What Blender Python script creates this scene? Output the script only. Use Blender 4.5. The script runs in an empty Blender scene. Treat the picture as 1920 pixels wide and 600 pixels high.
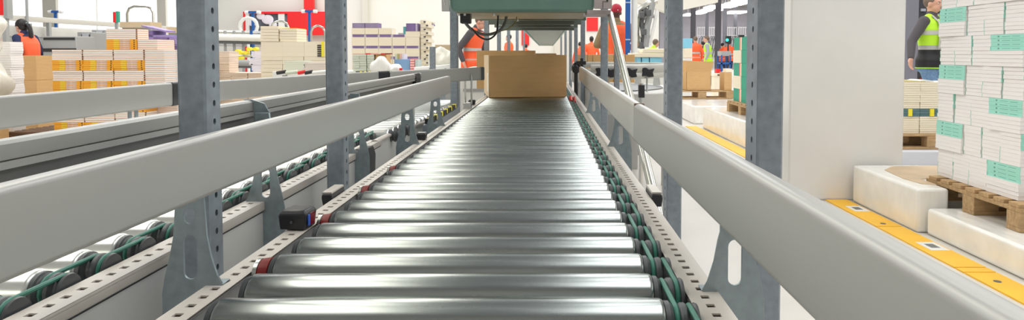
import bpy, math, random
from mathutils import Vector, Matrix
R = random.Random(7)
sc = bpy.context.scene
COL = sc.collection
EYE = 1.055
TH = math.atan(48/1200.0)
F = 1200.0
def at(px, py, d):
    """world point seen at pixel px,py of the 1920x600 frame, d metres along the optical axis"""
    a, b = (px-1025)/F*d, (148-py)/F*d
    return Vector((a, d*math.cos(TH)+b*math.sin(TH), EYE-d*math.sin(TH)+b*math.cos(TH)))
# ------------------------------------------------------------------ materials
MATS = {}
def mat(name, col, rough=.5, metal=0., var=0., scale=8., bump=0., stretch=(1,1,1), emit=None, estr=1., spec=.5, trans=0., coat=0., bands=None, alpha=1., rvar=0.):
    if name in MATS: return MATS[name]
    m = bpy.data.materials.new(name); m.use_nodes = True
    nt = m.node_tree; N = nt.nodes; L = nt.links
    b = N['Principled BSDF']
    b.inputs['Base Color'].default_value = (*col, 1)
    b.inputs['Roughness'].default_value = rough
    b.inputs['Metallic'].default_value = metal
    b.inputs['Specular IOR Level'].default_value = spec
    b.inputs['Coat Weight'].default_value = coat
    b.inputs['Transmission Weight'].default_value = trans
    b.inputs['Alpha'].default_value = alpha
    if emit:
        b.inputs['Emission Color'].default_value = (*emit, 1); b.inputs['Emission Strength'].default_value = estr
    tc = N.new('ShaderNodeTexCoord')
    src = None
    if bands:                       # constant bands along the object's own z: [(z, colour)...], z in 0..span
        span, stops = bands
        sp = N.new('ShaderNodeSeparateXYZ'); L.new(tc.outputs['Object'], sp.inputs[0])
        d = N.new('ShaderNodeMath'); d.operation = 'DIVIDE'; d.inputs[1].default_value = span
        L.new(sp.outputs['Z'], d.inputs[0])
        r = N.new('ShaderNodeValToRGB'); r.color_ramp.interpolation = 'CONSTANT'
        e = r.color_ramp.elements
        e[0].position = stops[0][0]/span; e[0].color = (*stops[0][1], 1)
        e[1].position = stops[1][0]/span; e[1].color = (*stops[1][1], 1)
        for z, c in stops[2:]:
            q = e.new(z/span); q.color = (*c, 1)
        L.new(d.outputs[0], r.inputs[0]); src = r.outputs['Color']
        L.new(src, b.inputs['Base Color'])
    if var or bump or rvar:
        mp = N.new('ShaderNodeMapping'); mp.inputs['Scale'].default_value = stretch
        L.new(tc.outputs['Object'], mp.inputs[0])
        n = N.new('ShaderNodeTexNoise'); n.inputs['Scale'].default_value = scale; n.inputs['Detail'].default_value = 5
        L.new(mp.outputs[0], n.inputs['Vector'])
        if var:
            mr = N.new('ShaderNodeMapRange'); mr.inputs[1].default_value = .3; mr.inputs[2].default_value = .7
            mr.inputs[3].default_value = 1-var; mr.inputs[4].default_value = 1+var
            L.new(n.outputs['Fac'], mr.inputs[0])
            mx = N.new('ShaderNodeMix'); mx.data_type = 'RGBA'; mx.blend_type = 'MULTIPLY'; mx.inputs[0].default_value = 1
            if src is not None: L.new(src, mx.inputs[6])
            else: mx.inputs[6].default_value = (*col, 1)
            L.new(mr.outputs[0], mx.inputs[7]); L.new(mx.outputs[2], b.inputs['Base Color'])
        if rvar:
            m2 = N.new('ShaderNodeMapRange'); m2.inputs[1].default_value = .3; m2.inputs[2].default_value = .7
            m2.inputs[3].default_value = rough-rvar; m2.inputs[4].default_value = rough+rvar
            L.new(n.outputs['Fac'], m2.inputs[0]); L.new(m2.outputs[0], b.inputs['Roughness'])
        if bump:
            bp = N.new('ShaderNodeBump'); bp.inputs['Strength'].default_value = bump; bp.inputs['Distance'].default_value = .01
            L.new(n.outputs['Fac'], bp.inputs['Height']); L.new(bp.outputs[0], b.inputs['Normal'])
    MATS[name] = m
    return m
ZINC   = mat('galvanised steel', (.31,.355,.405), .42, .5, var=.16, scale=60, rvar=.08)
ZINCB  = mat('galvanised bracket', (.31,.37,.40), .40, .6, var=.12, scale=70, rvar=.07)
ROLL   = mat('zinc roller tube', (.355,.385,.37), .25, 1., var=.05, scale=30, stretch=(.15,3,3), rvar=.03)
ROLLW  = mat('bright zinc roller tube', (.86,.87,.84), .28, .85, var=.06, scale=30, stretch=(.6,3,3))
CAPB   = mat('dark bearing cap', (.07,.075,.08), .4)
RING   = mat('steel ring', (.55,.56,.53), .25, 1.)
BLACK  = mat('black plastic', (.022,.022,.026), .38, var=.1, scale=40)
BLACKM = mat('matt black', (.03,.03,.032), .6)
BELT   = mat('green round belt', (.035,.185,.135), .42, var=.1, scale=50)
REDP   = mat('red hub plastic', (.24,.018,.015), .4)
FRAME  = mat('cream painted frame', (.50,.465,.42), .42, var=.05, scale=14, rvar=.06)
INNER  = mat('inner channel steel', (.22,.225,.22), .5, .4, var=.1, scale=20)
WEB    = mat('pale grey web panel', (.56,.565,.55), .45, .1, var=.04, scale=5)
RAILM  = mat('anodised aluminium rail', (.42,.42,.40), .38, .25, var=.035, scale=3.5, stretch=(1,.5,1), rvar=.04)
RAILW  = mat('worn pale aluminium rail', (.56,.545,.51), .36, .2, var=.06, scale=6, rvar=.05)
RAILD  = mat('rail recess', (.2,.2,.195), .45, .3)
GREEN  = mat('green enamel', (.15,.26,.22), .4, .2, var=.05, scale=6)
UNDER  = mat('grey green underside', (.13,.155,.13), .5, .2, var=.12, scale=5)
CARD   = mat('brown cardboard', (.62,.385,.17), .8, var=.05, scale=9, stretch=(1,1,6))
CARDI  = mat('pale cardboard', (.60,.47,.30), .8, var=.05, scale=9)
KRAFT  = mat('kraft board', (.55,.42,.28), .8, var=.1, scale=6)
WOOD   = mat('pallet pine', (.46,.30,.15), .75, var=.22, scale=10, stretch=(1,6,4), bump=.15)
WOODD  = mat('weathered dark pallet', (.17,.10,.065), .8, var=.25, scale=10, stretch=(1,6,4))
FILM   = mat('stretch film', (.90,.89,.85), .22, var=.06, scale=7, bump=.35, coat=.4, stretch=(3,1,1))
FILMC  = mat('crumpled stretch film', (.74,.72,.63), .25, var=.12, scale=9, bump=.8, coat=.5)
PAPER  = mat('white paper edges', (.90,.87,.86), .75, var=.035, scale=1.5, stretch=(1,1,170))
PAPERC = mat('cream paper edges', (.86,.78,.62), .75, var=.04, scale=1.5, stretch=(1,1,150))
PAPERL = mat('lavender paper', (.80,.75,.82), .75, var=.04, scale=3)
COVERW = mat('white cover', (.90,.88,.87), .5)
TEAL   = mat('mint green spine', (.36,.76,.64), .5)
INK    = mat('spine ink', (.14,.33,.29), .6)
ORANGE = mat('orange cover', (.92,.42,.03), .5, var=.05, scale=4)
YELLOWC= mat('yellow cover block', (.88,.62,.05), .5)
PINKC  = mat('pale cover print', (.74,.55,.46), .6, var=.15, scale=60)
PURPLE = mat('purple cover', (.22,.15,.36), .5, var=.15, scale=20)
PURPLEL= mat('light purple cover', (.36,.27,.56), .5, var=.1, scale=20)
WALLM  = mat('white painted wall', (.76,.75,.70), .7, var=.015, scale=1.2)
WALLB  = mat('bright wall panel', (.95,.95,.95), .6, emit=(1,1,1), estr=.22)
PILM   = mat('white plastered pillar', (.78,.765,.745), .65, var=.03, scale=2.2, bump=.05)
PILA   = mat('cream pilaster', (.66,.63,.56), .7)
LAV    = mat('lavender grey wall', (.52,.50,.56), .7, var=.05, scale=2)
DARKC  = mat('dark steel column', (.12,.12,.14), .55)
FLOORM = mat('sealed concrete floor', (.66,.63,.58), .38, var=.06, scale=2.5, rvar=.08)
REDW   = mat('red panel', (.80,.018,.02), .5)
BLUEM  = mat('blue painted steel', (.012,.10,.36), .45)
BLUEL  = mat('light blue carton', (.25,.62,.82), .6)
BLUEC  = mat('sky blue box', (.22,.40,.66), .6)
YELM   = mat('yellow floor marking', (.90,.50,.03), .45, var=.05, scale=6)
HIY    = mat('hi vis yellow', (.50,.86,.03), .55, emit=(.5,.9,.02), estr=0.0)
HIO    = mat('hi vis orange', (1.0,.13,.035), .55)
REFL   = mat('reflective band', (.52,.52,.50), .4)
NAVY   = mat('navy fabric', (.02,.03,.09), .85)
GREYF  = mat('dark grey fabric', (.09,.08,.09), .85)
BROWNF = mat('olive brown fabric', (.27,.19,.10), .85)
JEANS  = mat('blue jeans', (.14,.24,.40), .85, var=.2, scale=40)
SKIN   = mat('light skin', (.66,.36,.26), .55)
SKIND  = mat('dark skin', (.10,.045,.03), .55)
HAIRD  = mat('dark hair', (.012,.010,.010), .5)
HAIRB  = mat('brown grey hair', (.16,.11,.08), .6)
CAPR   = mat('crimson cap', (.45,.012,.04), .6)
WHITEM = mat('white enamel', (.80,.80,.78), .35)
GREYE  = mat('grey equipment', (.36,.37,.37), .5, .1, var=.06, scale=3)
GREYD  = mat('dark grey equipment', (.10,.105,.11), .5)
TUBEM  = mat('pale galvanised tube', (.62,.62,.56), .25, .75, var=.06, scale=30)
CHROME = mat('bright steel', (.72,.73,.72), .2, 1.)
PGREEN = mat('green carton', (.03,.36,.24), .6)
CORAL  = mat('coral strip', (.85,.25,.18), .6)
PGRN   = mat('pale green paper', (.66,.70,.58), .7, var=.05, scale=3)
PINKR  = mat('pink red box', (.80,.22,.22), .6)
TEALD  = mat('dark teal spine', (.10,.19,.21), .6, var=.2, scale=30)
YELB   = mat('bright yellow', (.93,.80,.03), .5)
LGREEN = mat('green signal lens', (.02,.9,.5), .3, emit=(.02,.95,.5), estr=3)
LAMP   = mat('lit fluorescent tube', (1,1,1), .4, emit=(1,1,1), estr=7)
LBLUEG = mat('plate pinkish steel', (.46,.40,.40), .4, .3, var=.05, scale=8)
GLASSD = mat('dark window glass', (.12,.13,.16), .15, var=.5, scale=3)
CABLE  = mat('grey hose', (.16,.17,.16), .45)
OLIVE  = mat('olive cable', (.22,.20,.07), .5)
# ------------------------------------------------------------------ mesh builder
class MB:
    def __init__(s): s.v = []; s.f = []; s.m = []
    def add(s, vs, fs, mi=0):
        o = len(s.v); s.v += [tuple(v) for v in vs]
        for f in fs: s.f.append(tuple(i+o for i in f)); s.m.append(mi)
        return s
    def box(s, x0, x1, y0, y1, z0, z1, mi=0, M=None):
        vs = [Vector(p) for p in ((x0,y0,z0),(x1,y0,z0),(x1,y1,z0),(x0,y1,z0),(x0,y0,z1),(x1,y0,z1),(x1,y1,z1),(x0,y1,z1))]
        if M is not None: vs = [M @ v for v in vs]
        return s.add(vs, [(0,3,2,1),(4,5,6,7),(0,1,5,4),(1,2,6,5),(2,3,7,6),(3,0,4,7)], mi)
    def cone(s, p0, p1, r0, r1=None, n=16, mi=0, cap=True):
        if r1 is None: r1 = r0
        p0, p1 = Vector(p0), Vector(p1); d = (p1-p0)
        q = d.to_track_quat('Z', 'Y'); vs = []
        for p, r in ((p0, r0), (p1, r1)):
            for i in range(n):
                a = 2*math.pi*i/n; vs.append(p + q @ Vector((r*math.cos(a), r*math.sin(a), 0)))
        fs = [(i, (i+1) % n, n+(i+1) % n, n+i) for i in range(n)]
        if cap: fs += [tuple(range(n-1, -1, -1)), tuple(range(n, 2*n))]
        return s.add(vs, fs, mi)
    def lathex(s, prof, c=(0,0,0), n=28, mi=0):
        c = Vector(c); vs = []
        for x, r in prof:
            for i in range(n):
                a = 2*math.pi*i/n; vs.append(c + Vector((x, r*math.cos(a), r*math.sin(a))))
        fs = []
        for k in range(len(prof)-1):
            for i in range(n):
                j = (i+1) % n; fs.append((k*n+i, (k+1)*n+i, (k+1)*n+j, k*n+j))
        fs += [tuple(range(n)), tuple(range((len(prof)-1)*n+n-1, (len(prof)-1)*n-1, -1))]
        return s.add(vs, fs, mi)
    def tube(s, pts, r, n=8, closed=False, mi=0, flat=None):
        P = [Vector(p) for p in pts]; m = len(P); vs = []
        up = Vector((0,0,1)); prev = None
        for k in range(m):
            a = P[(k-1) % m] if (closed or k > 0) else P[k]
            b = P[(k+1) % m] if (closed or k < m-1) else P[k]
            t = (b-a).normalized()
            if prev is None:
                u = t.cross(up)
                if u.length < 1e-3: u = t.cross(Vector((1,0,0)))
                u.normalize()
            else:
                u = (prev - t*prev.dot(t)).normalized()
            prev = u; w = t.cross(u)
            ru, rw = (r, r) if flat is None else flat
            for i in range(n):
                an = 2*math.pi*(i+.5)/n; vs.append(P[k] + u*(ru*math.cos(an)) + w*(rw*math.sin(an)))
        fs = []
        for k in range(m if closed else m-1):
            k2 = (k+1) % m
            for i in range(n):
                j = (i+1) % n; fs.append((k*n+i, k*n+j, k2*n+j, k2*n+i))
        if not closed: fs += [tuple(range(n-1, -1, -1)), tuple(range((m-1)*n, m*n))]
        return s.add(vs, fs, mi)
    def prism(s, prof, y0, y1, M=None, mi=0, dz=0., dx=0.):
        """xz outline (counter-clockwise seen from -y) run along y; dz,dx shift the far end"""
        n = len(prof)
        vs = [Vector((x, y0, z)) for x, z in prof] + [Vector((x+dx, y1, z+dz)) for x, z in prof]
        if M is not None: vs = [M @ v for v in vs]
        return s.add(vs, [(i, (i+1) % n, n+(i+1) % n, n+i) for i in range(n)] + [tuple(range(n-1, -1, -1)), tuple(range(n, 2*n))], mi)
    def ell(s, c, r, M=None, nu=14, nv=9, mi=0):
        c = Vector(c); vs = []; fs = []
        for j in range(1, nv):
            ph = math.pi*j/nv
            for i in range(nu):
                a = 2*math.pi*i/nu
                vs.append(Vector((r[0]*math.sin(ph)*math.cos(a), r[1]*math.sin(ph)*math.sin(a), r[2]*math.cos(ph))))
        vs += [Vector((0,0,r[2])), Vector((0,0,-r[2]))]
        T, B = len(vs)-2, len(vs)-1
        for j in range(nv-2):
            for i in range(nu):
                k = (i+1) % nu; fs.append((j*nu+i, (j+1)*nu+i, (j+1)*nu+k, j*nu+k))
        for i in range(nu):
            k = (i+1) % nu; fs.append((T, i, k)); fs.append((B, (nv-2)*nu+k, (nv-2)*nu+i))
        if M is not None: vs = [M @ v for v in vs]
        return s.add([v+c for v in vs], fs, mi)
    def mesh(s, name, mats, smooth=True, ang=35):
        me = bpy.data.meshes.new(name); me.from_pydata(s.v, [], s.f)
        for m in (mats if isinstance(mats, (list, tuple)) else [mats]): me.materials.append(m)
        if any(s.m): me.polygons.foreach_set('material_index', s.m)
        if smooth:
            me.polygons.foreach_set('use_smooth', [True]*len(s.f)); me.set_sharp_from_angle(angle=math.radians(ang))
        me.update(); return me
    def build(s, name, mats, parent=None, loc=None, bevel=0, seg=2, smooth=True, ang=35):
        o = bpy.data.objects.new(name, s.mesh(name, mats, smooth, ang)); COL.objects.link(o)
        if parent is not None: o.parent = parent
        if loc is not None: o.location = loc
        if bevel:
            b = o.modifiers.new('bevel', 'BEVEL'); b.width = bevel; b.segments = seg; b.limit_method = 'ANGLE'; b.angle_limit = math.radians(40)
        return o
def tag(o, label=None, cat=None, group=None, kind=None):
    if label: o['label'] = label
    if cat: o['category'] = cat
    if group: o['group'] = group
    if kind: o['kind'] = kind
    return o
def thing(name, label, cat, loc=(0,0,0), rz=0, group=None):
    o = bpy.data.objects.new(name, None); COL.objects.link(o); o.location = loc; o.rotation_euler = (0,0,rz); o.empty_display_size = .05
    return tag(o, label, cat, group)
def inst(o, name=None, parent=None, loc=None, rz=None):
    c = o.copy(); COL.objects.link(c)
    if parent is not None: c.parent = parent
    if loc is not None: c.location = loc
    if rz is not None: c.rotation_euler = (0,0,rz)
    return c
def dup(root, loc=None, rz=None, label=None, group=None):
    c = root.copy(); COL.objects.link(c)
    if loc is not None: c.location = loc
    if rz is not None: c.rotation_euler = (0,0,rz)
    if label: c['label'] = label
    if group: c['group'] = group
    for ch in list(root.children):
        d = ch.copy(); COL.objects.link(d); d.parent = c
        for g in list(ch.children):
            e = g.copy(); COL.objects.link(e); e.parent = d
    return c
def struct(o): o['kind'] = 'structure'; return o
def rrect(x0, x1, z0, z1, r, n=4):
    pts = []
    for cx, cz, a0 in ((x1-r, z0+r, -90), (x1-r, z1-r, 0), (x0+r, z1-r, 90), (x0+r, z0+r, 180)):
        for i in range(n+1):
            a = math.radians(a0+90*i/n); pts.append((cx+r*math.cos(a), cz+r*math.sin(a)))
    return pts
def slot(cx, cz, w, h, n=8):
    r = w/2; pts = []
    for i in range(n+1):
        a = math.pi*i/n; pts.append((cx+r*math.cos(a), cz+h/2-r+r*math.sin(a)))
    for i in range(n+1):
        a = math.pi+math.pi*i/n; pts.append((cx+r*math.cos(a), cz-h/2+r+r*math.sin(a)))
    return pts
def plate(name, outer, holes, th, m, parent=None, rot=(math.pi/2,0,0), loc=(0,0,0), bevel=.0004):
    """flat plate with real cut-outs, outline in its own x/z plane"""
    cu = bpy.data.curves.new('outline', 'CURVE'); cu.dimensions = '2D'; cu.fill_mode = 'BOTH'; cu.extrude = th/2; cu.bevel_depth = bevel
    for pts in [outer]+holes:
        sp = cu.splines.new('POLY'); sp.points.add(len(pts)-1)
        for i, p in enumerate(pts): sp.points[i].co = (p[0], p[1], 0, 1)
        sp.use_cyclic_u = True
    t = bpy.data.objects.new('outline', cu); COL.objects.link(t)
    dg = bpy.context.evaluated_depsgraph_get()
    me = bpy.data.meshes.new_from_object(t.evaluated_get(dg)); me.name = name
    bpy.data.objects.remove(t); bpy.data.curves.remove(cu)
    me.transform(Matrix.Rotation(math.pi/2, 4, 'X')); me.materials.clear(); me.materials.append(m)
    o = bpy.data.objects.new(name, me); COL.objects.link(o); o.location = loc
    if parent is not None: o.parent = parent
    return o
def perforated(mb, O, U, V, W, n, pitch, u0, u1, hw, hl, th, hc=None, corner=0., mi=0, start=0.):
    """strip: u across (u0..u1), v along (n cells of pitch), holes hw x hl centred at hc, thickness th along -W"""
    O, U, V, W = Vector(O), Vector(U), Vector(V), Vector(W)
    hc = (u0+u1)/2 if hc is None else hc
    for k in range(n):
        v0 = start+k*pitch; v1 = v0+pitch; vm = (v0+v1)/2
        hole = []
        if corner:
            c = corner
            for sx, sy in ((-1,-1),(1,-1),(1,1),(-1,1)):
                a = (hc+sx*hw/2, vm+sy*hl/2)
                if sx*sy > 0: hole += [(a[0], a[1]-sy*c), (a[0]-sx*c, a[1])] if False else [(a[0], a[1]-sy*c), (a[0]-sx*c, a[1])]
                else: hole += [(a[0]-sx*c, a[1]), (a[0], a[1]-sy*c)]
        else:
            hole = [(hc-hw/2, vm-hl/2), (hc+hw/2, vm-hl/2), (hc+hw/2, vm+hl/2), (hc-hw/2, vm+hl/2)]
        out = [(u0,v0),(u1,v0),(u1,v1),(u0,v1)]
        P = lambda a, w: O+U*a[0]+V*a[1]-W*w
        m = len(hole)
        if m == 4:
            vs = [P(a,0) for a in out]+[P(a,0) for a in hole]+[P(a,th) for a in hole]
            fs = [(i,(i+1)%4,4+(i+1)%4,4+i) for i in range(4)] + [(4+i,4+(i+1)%4,8+(i+1)%4,8+i) for i in range(4)]
            mb.add(vs, fs, mi)
        else:
            # octagon: order by angle, join to the outer square
            hole.sort(key=lambda a: math.atan2(a[1]-vm, a[0]-hc))
            out8 = []
            for a in hole:
                dx, dy = a[0]-hc, a[1]-vm
                X = (u1-hc) if dx > 0 else (hc-u0); Y = pitch/2
                if abs(dx) > abs(dy): out8.append((u1 if dx > 0 else u0, v1 if dy > 0 else v0))
                else: out8.append((hc+dx, v1 if dy > 0 else v0))
            vs = [P(a,0) for a in out8]+[P(a,0) for a in hole]+[P(a,th) for a in hole]
            fs = [(i,(i+1)%8,8+(i+1)%8,8+i) for i in range(8)] + [(8+i,8+(i+1)%8,16+(i+1)%8,16+i) for i in range(8)]
            mb.add(vs, fs, mi)
# ------------------------------------------------------------------ roller conveyors
RTOP, RR, PITCH = .7985, .025, .075
AX = RTOP-RR
FL = EYE-.275                      # flange top
def roller_proto(x0, x1, side_pulley, m=ROLL):
    """roller, its dark end caps and its grooved pulley; side_pulley +1 = pulley at x1"""
    mb = MB(); r = RR
    mb.lathex([(x0, r-.006), (x0+.0008, r-.0035), (x0+.003, r-.0008), (x0+.006, r), (x1-.006, r), (x1-.003, r-.0008), (x1-.0008, r-.0035), (x1, r-.006)], n=40)
    o = mb.build('roller', m, ang=60)
    c = MB().lathex([(x0-.006, .014), (x0-.0055, .0205), (x0-.002, .0225), (x0+.001, .0225), (x0+.0012, .01)]).build('end_cap', CAPB, o)
    c['label'] = 'dark bearing cap at roller end'
    p = MB()
    prof = [(x1-.001, .0225), (x1+.004, .0225), (x1+.0055, .0205)]
    for g in (x1+.011, x1+.026):
        prof += [(g-.0055, .0205), (g-.0035, .019), (g-.002, .0165), (g+.002, .0165), (g+.0035, .019), (g+.0055, .0205)]
    prof += [(x1+.034, .0195), (x1+.0345, .01)]
    prof = sorted(prof, key=lambda a: a[0])
    p.lathex(prof); p.build('grooved_pulley', CAPB, o)
    return o
def red_hub(o, x0):
    h = MB().lathex([(x0-.02, .012), (x0-.0195, .019), (x0-.007, .0205), (x0-.0065, .012)]).build('hub', REDP, o); h['label'] = 'red plastic hub'
    h = MB().lathex([(x0-.026, .010), (x0-.0255, .019), (x0-.0205, .019), (x0-.020, .010)]).build('spacer_ring', RING, o)
def belt_mesh(x, z=AX, r=.0175, t=.0029):
    pts = []
    for i in range(9):
        a = math.pi/2+math.pi*i/8; pts.append((x, r*math.cos(a), z+r*math.sin(a)))
    for i in range(9):
        a = -math.pi/2+math.pi*i/8; pts.append((x, PITCH+r*math.cos(a), z+r*math.sin(a)))
    return MB().tube(pts, t, n=8, closed=True)
def side_frame(root, xi, xo, y0, y1, name='side_frame'):
    """channel with a perforated top flange; xi inner edge, xo outer edge"""
    n = int((y1-y0)/.025); s = 1 if xo > xi else -1
    mb = MB(); a, b = min(xi, xo), max(xi, xo)
    perforated(mb, (0,y0,FL), (1,0,0), (0,1,0), (0,0,1), n, .025, a, b, .0095, .0088, .002)
    mb.box(a, b, y0, y0+n*.025, FL-.0045, FL-.0042)                       # sheet in the frame colour just below the holes
    o = mb.build(name, [FRAME], root)
    # rounded outer lip and web panel
    lip = MB(); xx = xo
    lip.prism(rrect(min(xx, xx-s*.003), max(xx, xx-s*.003), FL-.016, FL-.0005, .0014, 2), y0, y0+n*.025)
    lip.build('lip', FRAME, o)
    w = MB(); w.box(min(xo-s*.006, xo-s*.0035), max(xo-s*.006, xo-s*.0035), y0, y0+n*.025, FL-.17, FL-.012)
    w.box(min(xo-s*.03, xo-s*.0035), max(xo-s*.03, xo-s*.0035), y0, y0+n*.025, FL-.172, FL-.17)
    w.build('web_panel', WEB, o)
    i = MB(); i.box(min(xi, xi+s*.002), max(xi, xi+s*.002), y0, y0+n*.025, FL-.075, FL-.003)
    i.build('inner_web', INNER, o)
    d = MB(); d.box(a+.003, b-.003, y0, y0+n*.025, FL-.02, FL-.018); d.build('channel_shade', BLACKM, o)  # black sheet stands in for the shade inside the channel
    return o
def conveyor_legs(root, xa, xb, ys):
    for y in ys:
        for x in (xa, xb):
            m = MB(); m.box(x-.018, x+.018, y-.02, y+.02, .012, FL-.17); m.box(x-.05, x+.05, y-.05, y+.05, 0, .012); m.build('leg', ZINC, root)
        m = MB(); m.box(xa+.018, xb-.018, y-.015, y+.015, .25, .29); m.build('cross_member', ZINC, root)
# main conveyor
XL, XR = -.3437, .1232
main = thing('roller_conveyor', 'main roller conveyor in the middle, grey zinc rollers between two cream perforated frames', 'conveyor', (0,0,0))
side_frame(main, -.372, -.404, .20, 6.2); side_frame(main, .160, .198, .20, 6.2)
conveyor_legs(main, -.385, .18, (1.1, 2.7, 4.4, 5.9))
Y1 = .658
proto = roller_proto(XL, XR, 1); proto.parent = main; proto.location = (0, Y1, AX)
mb = MB().box(-.012, .012, -.006, .006, -.004, .004)
hub_o = roller_proto(XL, XR, 1); hub_o.parent = main; hub_o.location = (0, Y1+2*PITCH, AX); red_hub(hub_o, XL)
def copyroller(src, root, y):
    c = inst(src, parent=root, loc=(0, y, AX))
    for ch in src.children:
        k = ch.copy(); COL.objects.link(k); k.parent = c
    c.rotation_euler = (R.uniform(0, 6.28), 0, 0)
    return c
for k in range(-2, 72):
    if k in (0, 2): continue
    copyroller(hub_o if k in (5, 8, 11) else proto, main, Y1+k*PITCH)
bA = belt_mesh(XR+.011).build('drive_belt', BELT, main, (0, Y1, 0)); bB = belt_mesh(XR+.026).build('drive_belt', BELT, main, (0, Y1+PITCH, 0))
for k in range(-2, 60):
    if k in (0, 1): continue
    inst(bA if k % 2 == 0 else bB, parent=main, loc=(0, Y1+k*PITCH, 0))
inst(bB, parent=main, loc=(0, Y1-PITCH, 0)) if False else None
# joint plates on both outer edges
for s, x in ((-1, -.404), (1, .198)):
    m = MB(); M = Matrix.Translation((x+s*.012, 1.24, FL+.004))
    m.prism([(-.008,-.020),(.008,-.020),(.010,-.004),(.008,.004),(-.010,.004),(-.011,-.004)], -.038, .038, M)
    m.build('frame_joint_cap', BLACK, main, bevel=.002)
    m = MB(); m.prism([(-.011,.0042),(.009,.0042),(.008,.008),(-.010,.008)], -.036, .036, M); q = m.build('joint_cover', FRAME, main, bevel=.0008)
red = MB(); red.tube([(.136, 3.52, RTOP-.006), (.137, 3.62, RTOP+.012), (.14, 3.74, RTOP-.002)], .008, n=8, flat=(.009,.006))
red.tube([(.155, 3.46, RTOP-.008), (.156, 3.6, RTOP+.010), (.157, 3.72, RTOP-.004)], .008, n=8, flat=(.006,.006))
o = red.build('drive_belt_guard', mat('bright red plastic', (.75,.02,.02), .4), main); o['label'] = 'bright red guard over the belts beside the box'
# second conveyor, to the left
c2 = thing('roller_conveyor', 'second roller conveyor on the left with green round belts, merging into the main line', 'conveyor', (0,0,0))
side_frame(c2, -.562, -.524, .25, 2.05); side_frame(c2, -1.115, -1.15, .25, 3.2)
conveyor_legs(c2, -1.135, -.545, (.5, 1.9)); 
p2 = roller_proto(-1.095, -.600, 1, ROLLW); p2.parent = c2; p2.location = (0, .45, AX)
for k in range(1, 23): copyroller(p2, c2, .45+k*PITCH)
p3 = roller_proto(-1.095, -.535, 1, ROLLW); p3.parent = c2; p3.location = (0, .45+23*PITCH, AX)
for k in range(24, 27): copyroller(p3, c2, .45+k*PITCH)
# rollers of the merging section, wider
p4 = MB().lathex([(-1.08,.019),(-1.076,.025),(-.506,.025),(-.502,.019)], n=24).build('roller', ROLLW, c2, (0, .45+27*PITCH, AX), ang=60)
for k in range(28, 42):
    inst(p4, parent=c2, loc=(0, .45+k*PITCH, AX))
qA = belt_mesh(-.600+.011).build('drive_belt', BELT, c2, (0, .45, 0)); qB = belt_mesh(-.600+.026).build('drive_belt', BELT, c2, (0, .45+PITCH, 0))
for k in range(2, 23): inst(qA if k % 2 == 0 else qB, parent=c2, loc=(0, .45+k*PITCH, 0))
# black end cap on the frame and the curved skirt that continues it
m = MB(); m.prism([(-.006,-.165),(.008,-.165),(.013,-.02),(.006,.004),(-.028,.004),(-.028,-.006),(-.006,-.008)], 1.80, 1.875, Matrix.Translation((-.516,0,FL)))
m.build('frame_end_cap', BLACK, c2, bevel=.003)
cur = [(-.532,1.99), (-.530,2.2), (-.517,2.38), (-.492,2.52), (-.470,2.60)]
m = MB()
for (xa, ya), (xb, yb) in zip(cur, cur[1:]):
    m.add([(xa,ya,FL-.17),(xb,yb,FL-.17),(xb,yb,FL-.008),(xa,ya,FL-.008),(xa-.006,ya,FL-.17),(xb-.006,yb,FL-.17),(xb-.006,yb,FL-.008),(xa-.006,ya,FL-.008)],
          [(0,1,2,3),(7,6,5,4),(3,2,6,7),(0,4,5,1),(1,5,6,2),(4,0,3,7)])
m.build('curved_skirt', WEB, c2)
m = MB(); m.tube([(x-.006, y, FL-.002) for x, y in cur], .01, n=8, flat=(.012,.007)); m.build('curved_lip', FRAME, c2)
# yellow and black merge strip
st = MB()
for k in range(11):
    y = 2.46+k*.066; x = -.4585
    st.box(x-.012, x+.010, y, y+.045, RTOP-.016, RTOP+.004, mi=0)
    st.box(x-.006, x+.011, y+.012, y+.04, RTOP-.014, RTOP+.006, mi=1 if k % 2 == 0 else 0)
o = st.build('merge_strip', [BLACK, YELB], c2, bevel=.0015); o['label'] = 'black strip with small yellow blocks'
m = MB(); m.box(-.474, -.444, 2.44, 3.215, RTOP-.045, RTOP-.018); m.box(-.47,-.45, 3.1,3.14, 0, RTOP-.045); m.build('strip_carrier', ZINC, c2)
# ------------------------------------------------------------------ guard rails
def bracket(root, xb, zb, y, mir, ztop, slotlow=True, x_extra=0):
    """upright plate standing across the line, flared foot at xb; mir=+1: body extends to +x"""
    s = mir
    hw = .0165
    cx = s*.034
    L = []
    z0 = FL-.115; zf = FL; zt = zb
    def P(u, z): return (s*u, z)
    pts = [P(.017, z0), P(.017, zf-.004), P(-.003, zf+.0008), P(.003, zf+.012), P(.010, zf+.035), P(.0145, zf+.06), P(.017, zt),
           P(.017, ztop), P(.042, ztop), P(.05, zt), P(.053, zf+.06), P(.058, zf+.035), P(.064, zf+.012), P(.068, zf-.01), P(.068, z0)]
    if s < 0: pts = pts[::-1]
    hs = [slot(s*.034, zf+.034, .0165, .054)]
    hs.append(slot(s*.034, zf+.083, .0145, .02))
    o = plate('bracket', pts, hs, .0025, ZINCB, root, loc=(xb, y, 0))
    f = MB(); f.box(min(s*.006, -s*.004), max(s*.006, -s*.004), -.001, .016, FL+.0005, FL+.0022); f.build('foot', ZINCB, o, bevel=.0005)
    return o
gl = thing('guard_rail', 'long grey side rail left of the main rollers, nearest of the left rails', 'guard rail', (0,0,0))
def rail_profile(x0, x1, z0, z1): 
    return rrect(min(x0,x1), max(x0,x1), z0, z1, .006, 4)
zt, zb = EYE-.0975, EYE-.168
m = MB(); m.prism(rail_profile(-.39, -.41, zb, zt), -.35, 2.59, dz=.006); m.build('rail', RAILM, gl)
for y in (.75, 1.93, 2.42): bracket(gl, -.388, zb-.004, y, -1, zt-.02)
m = MB()
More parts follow.
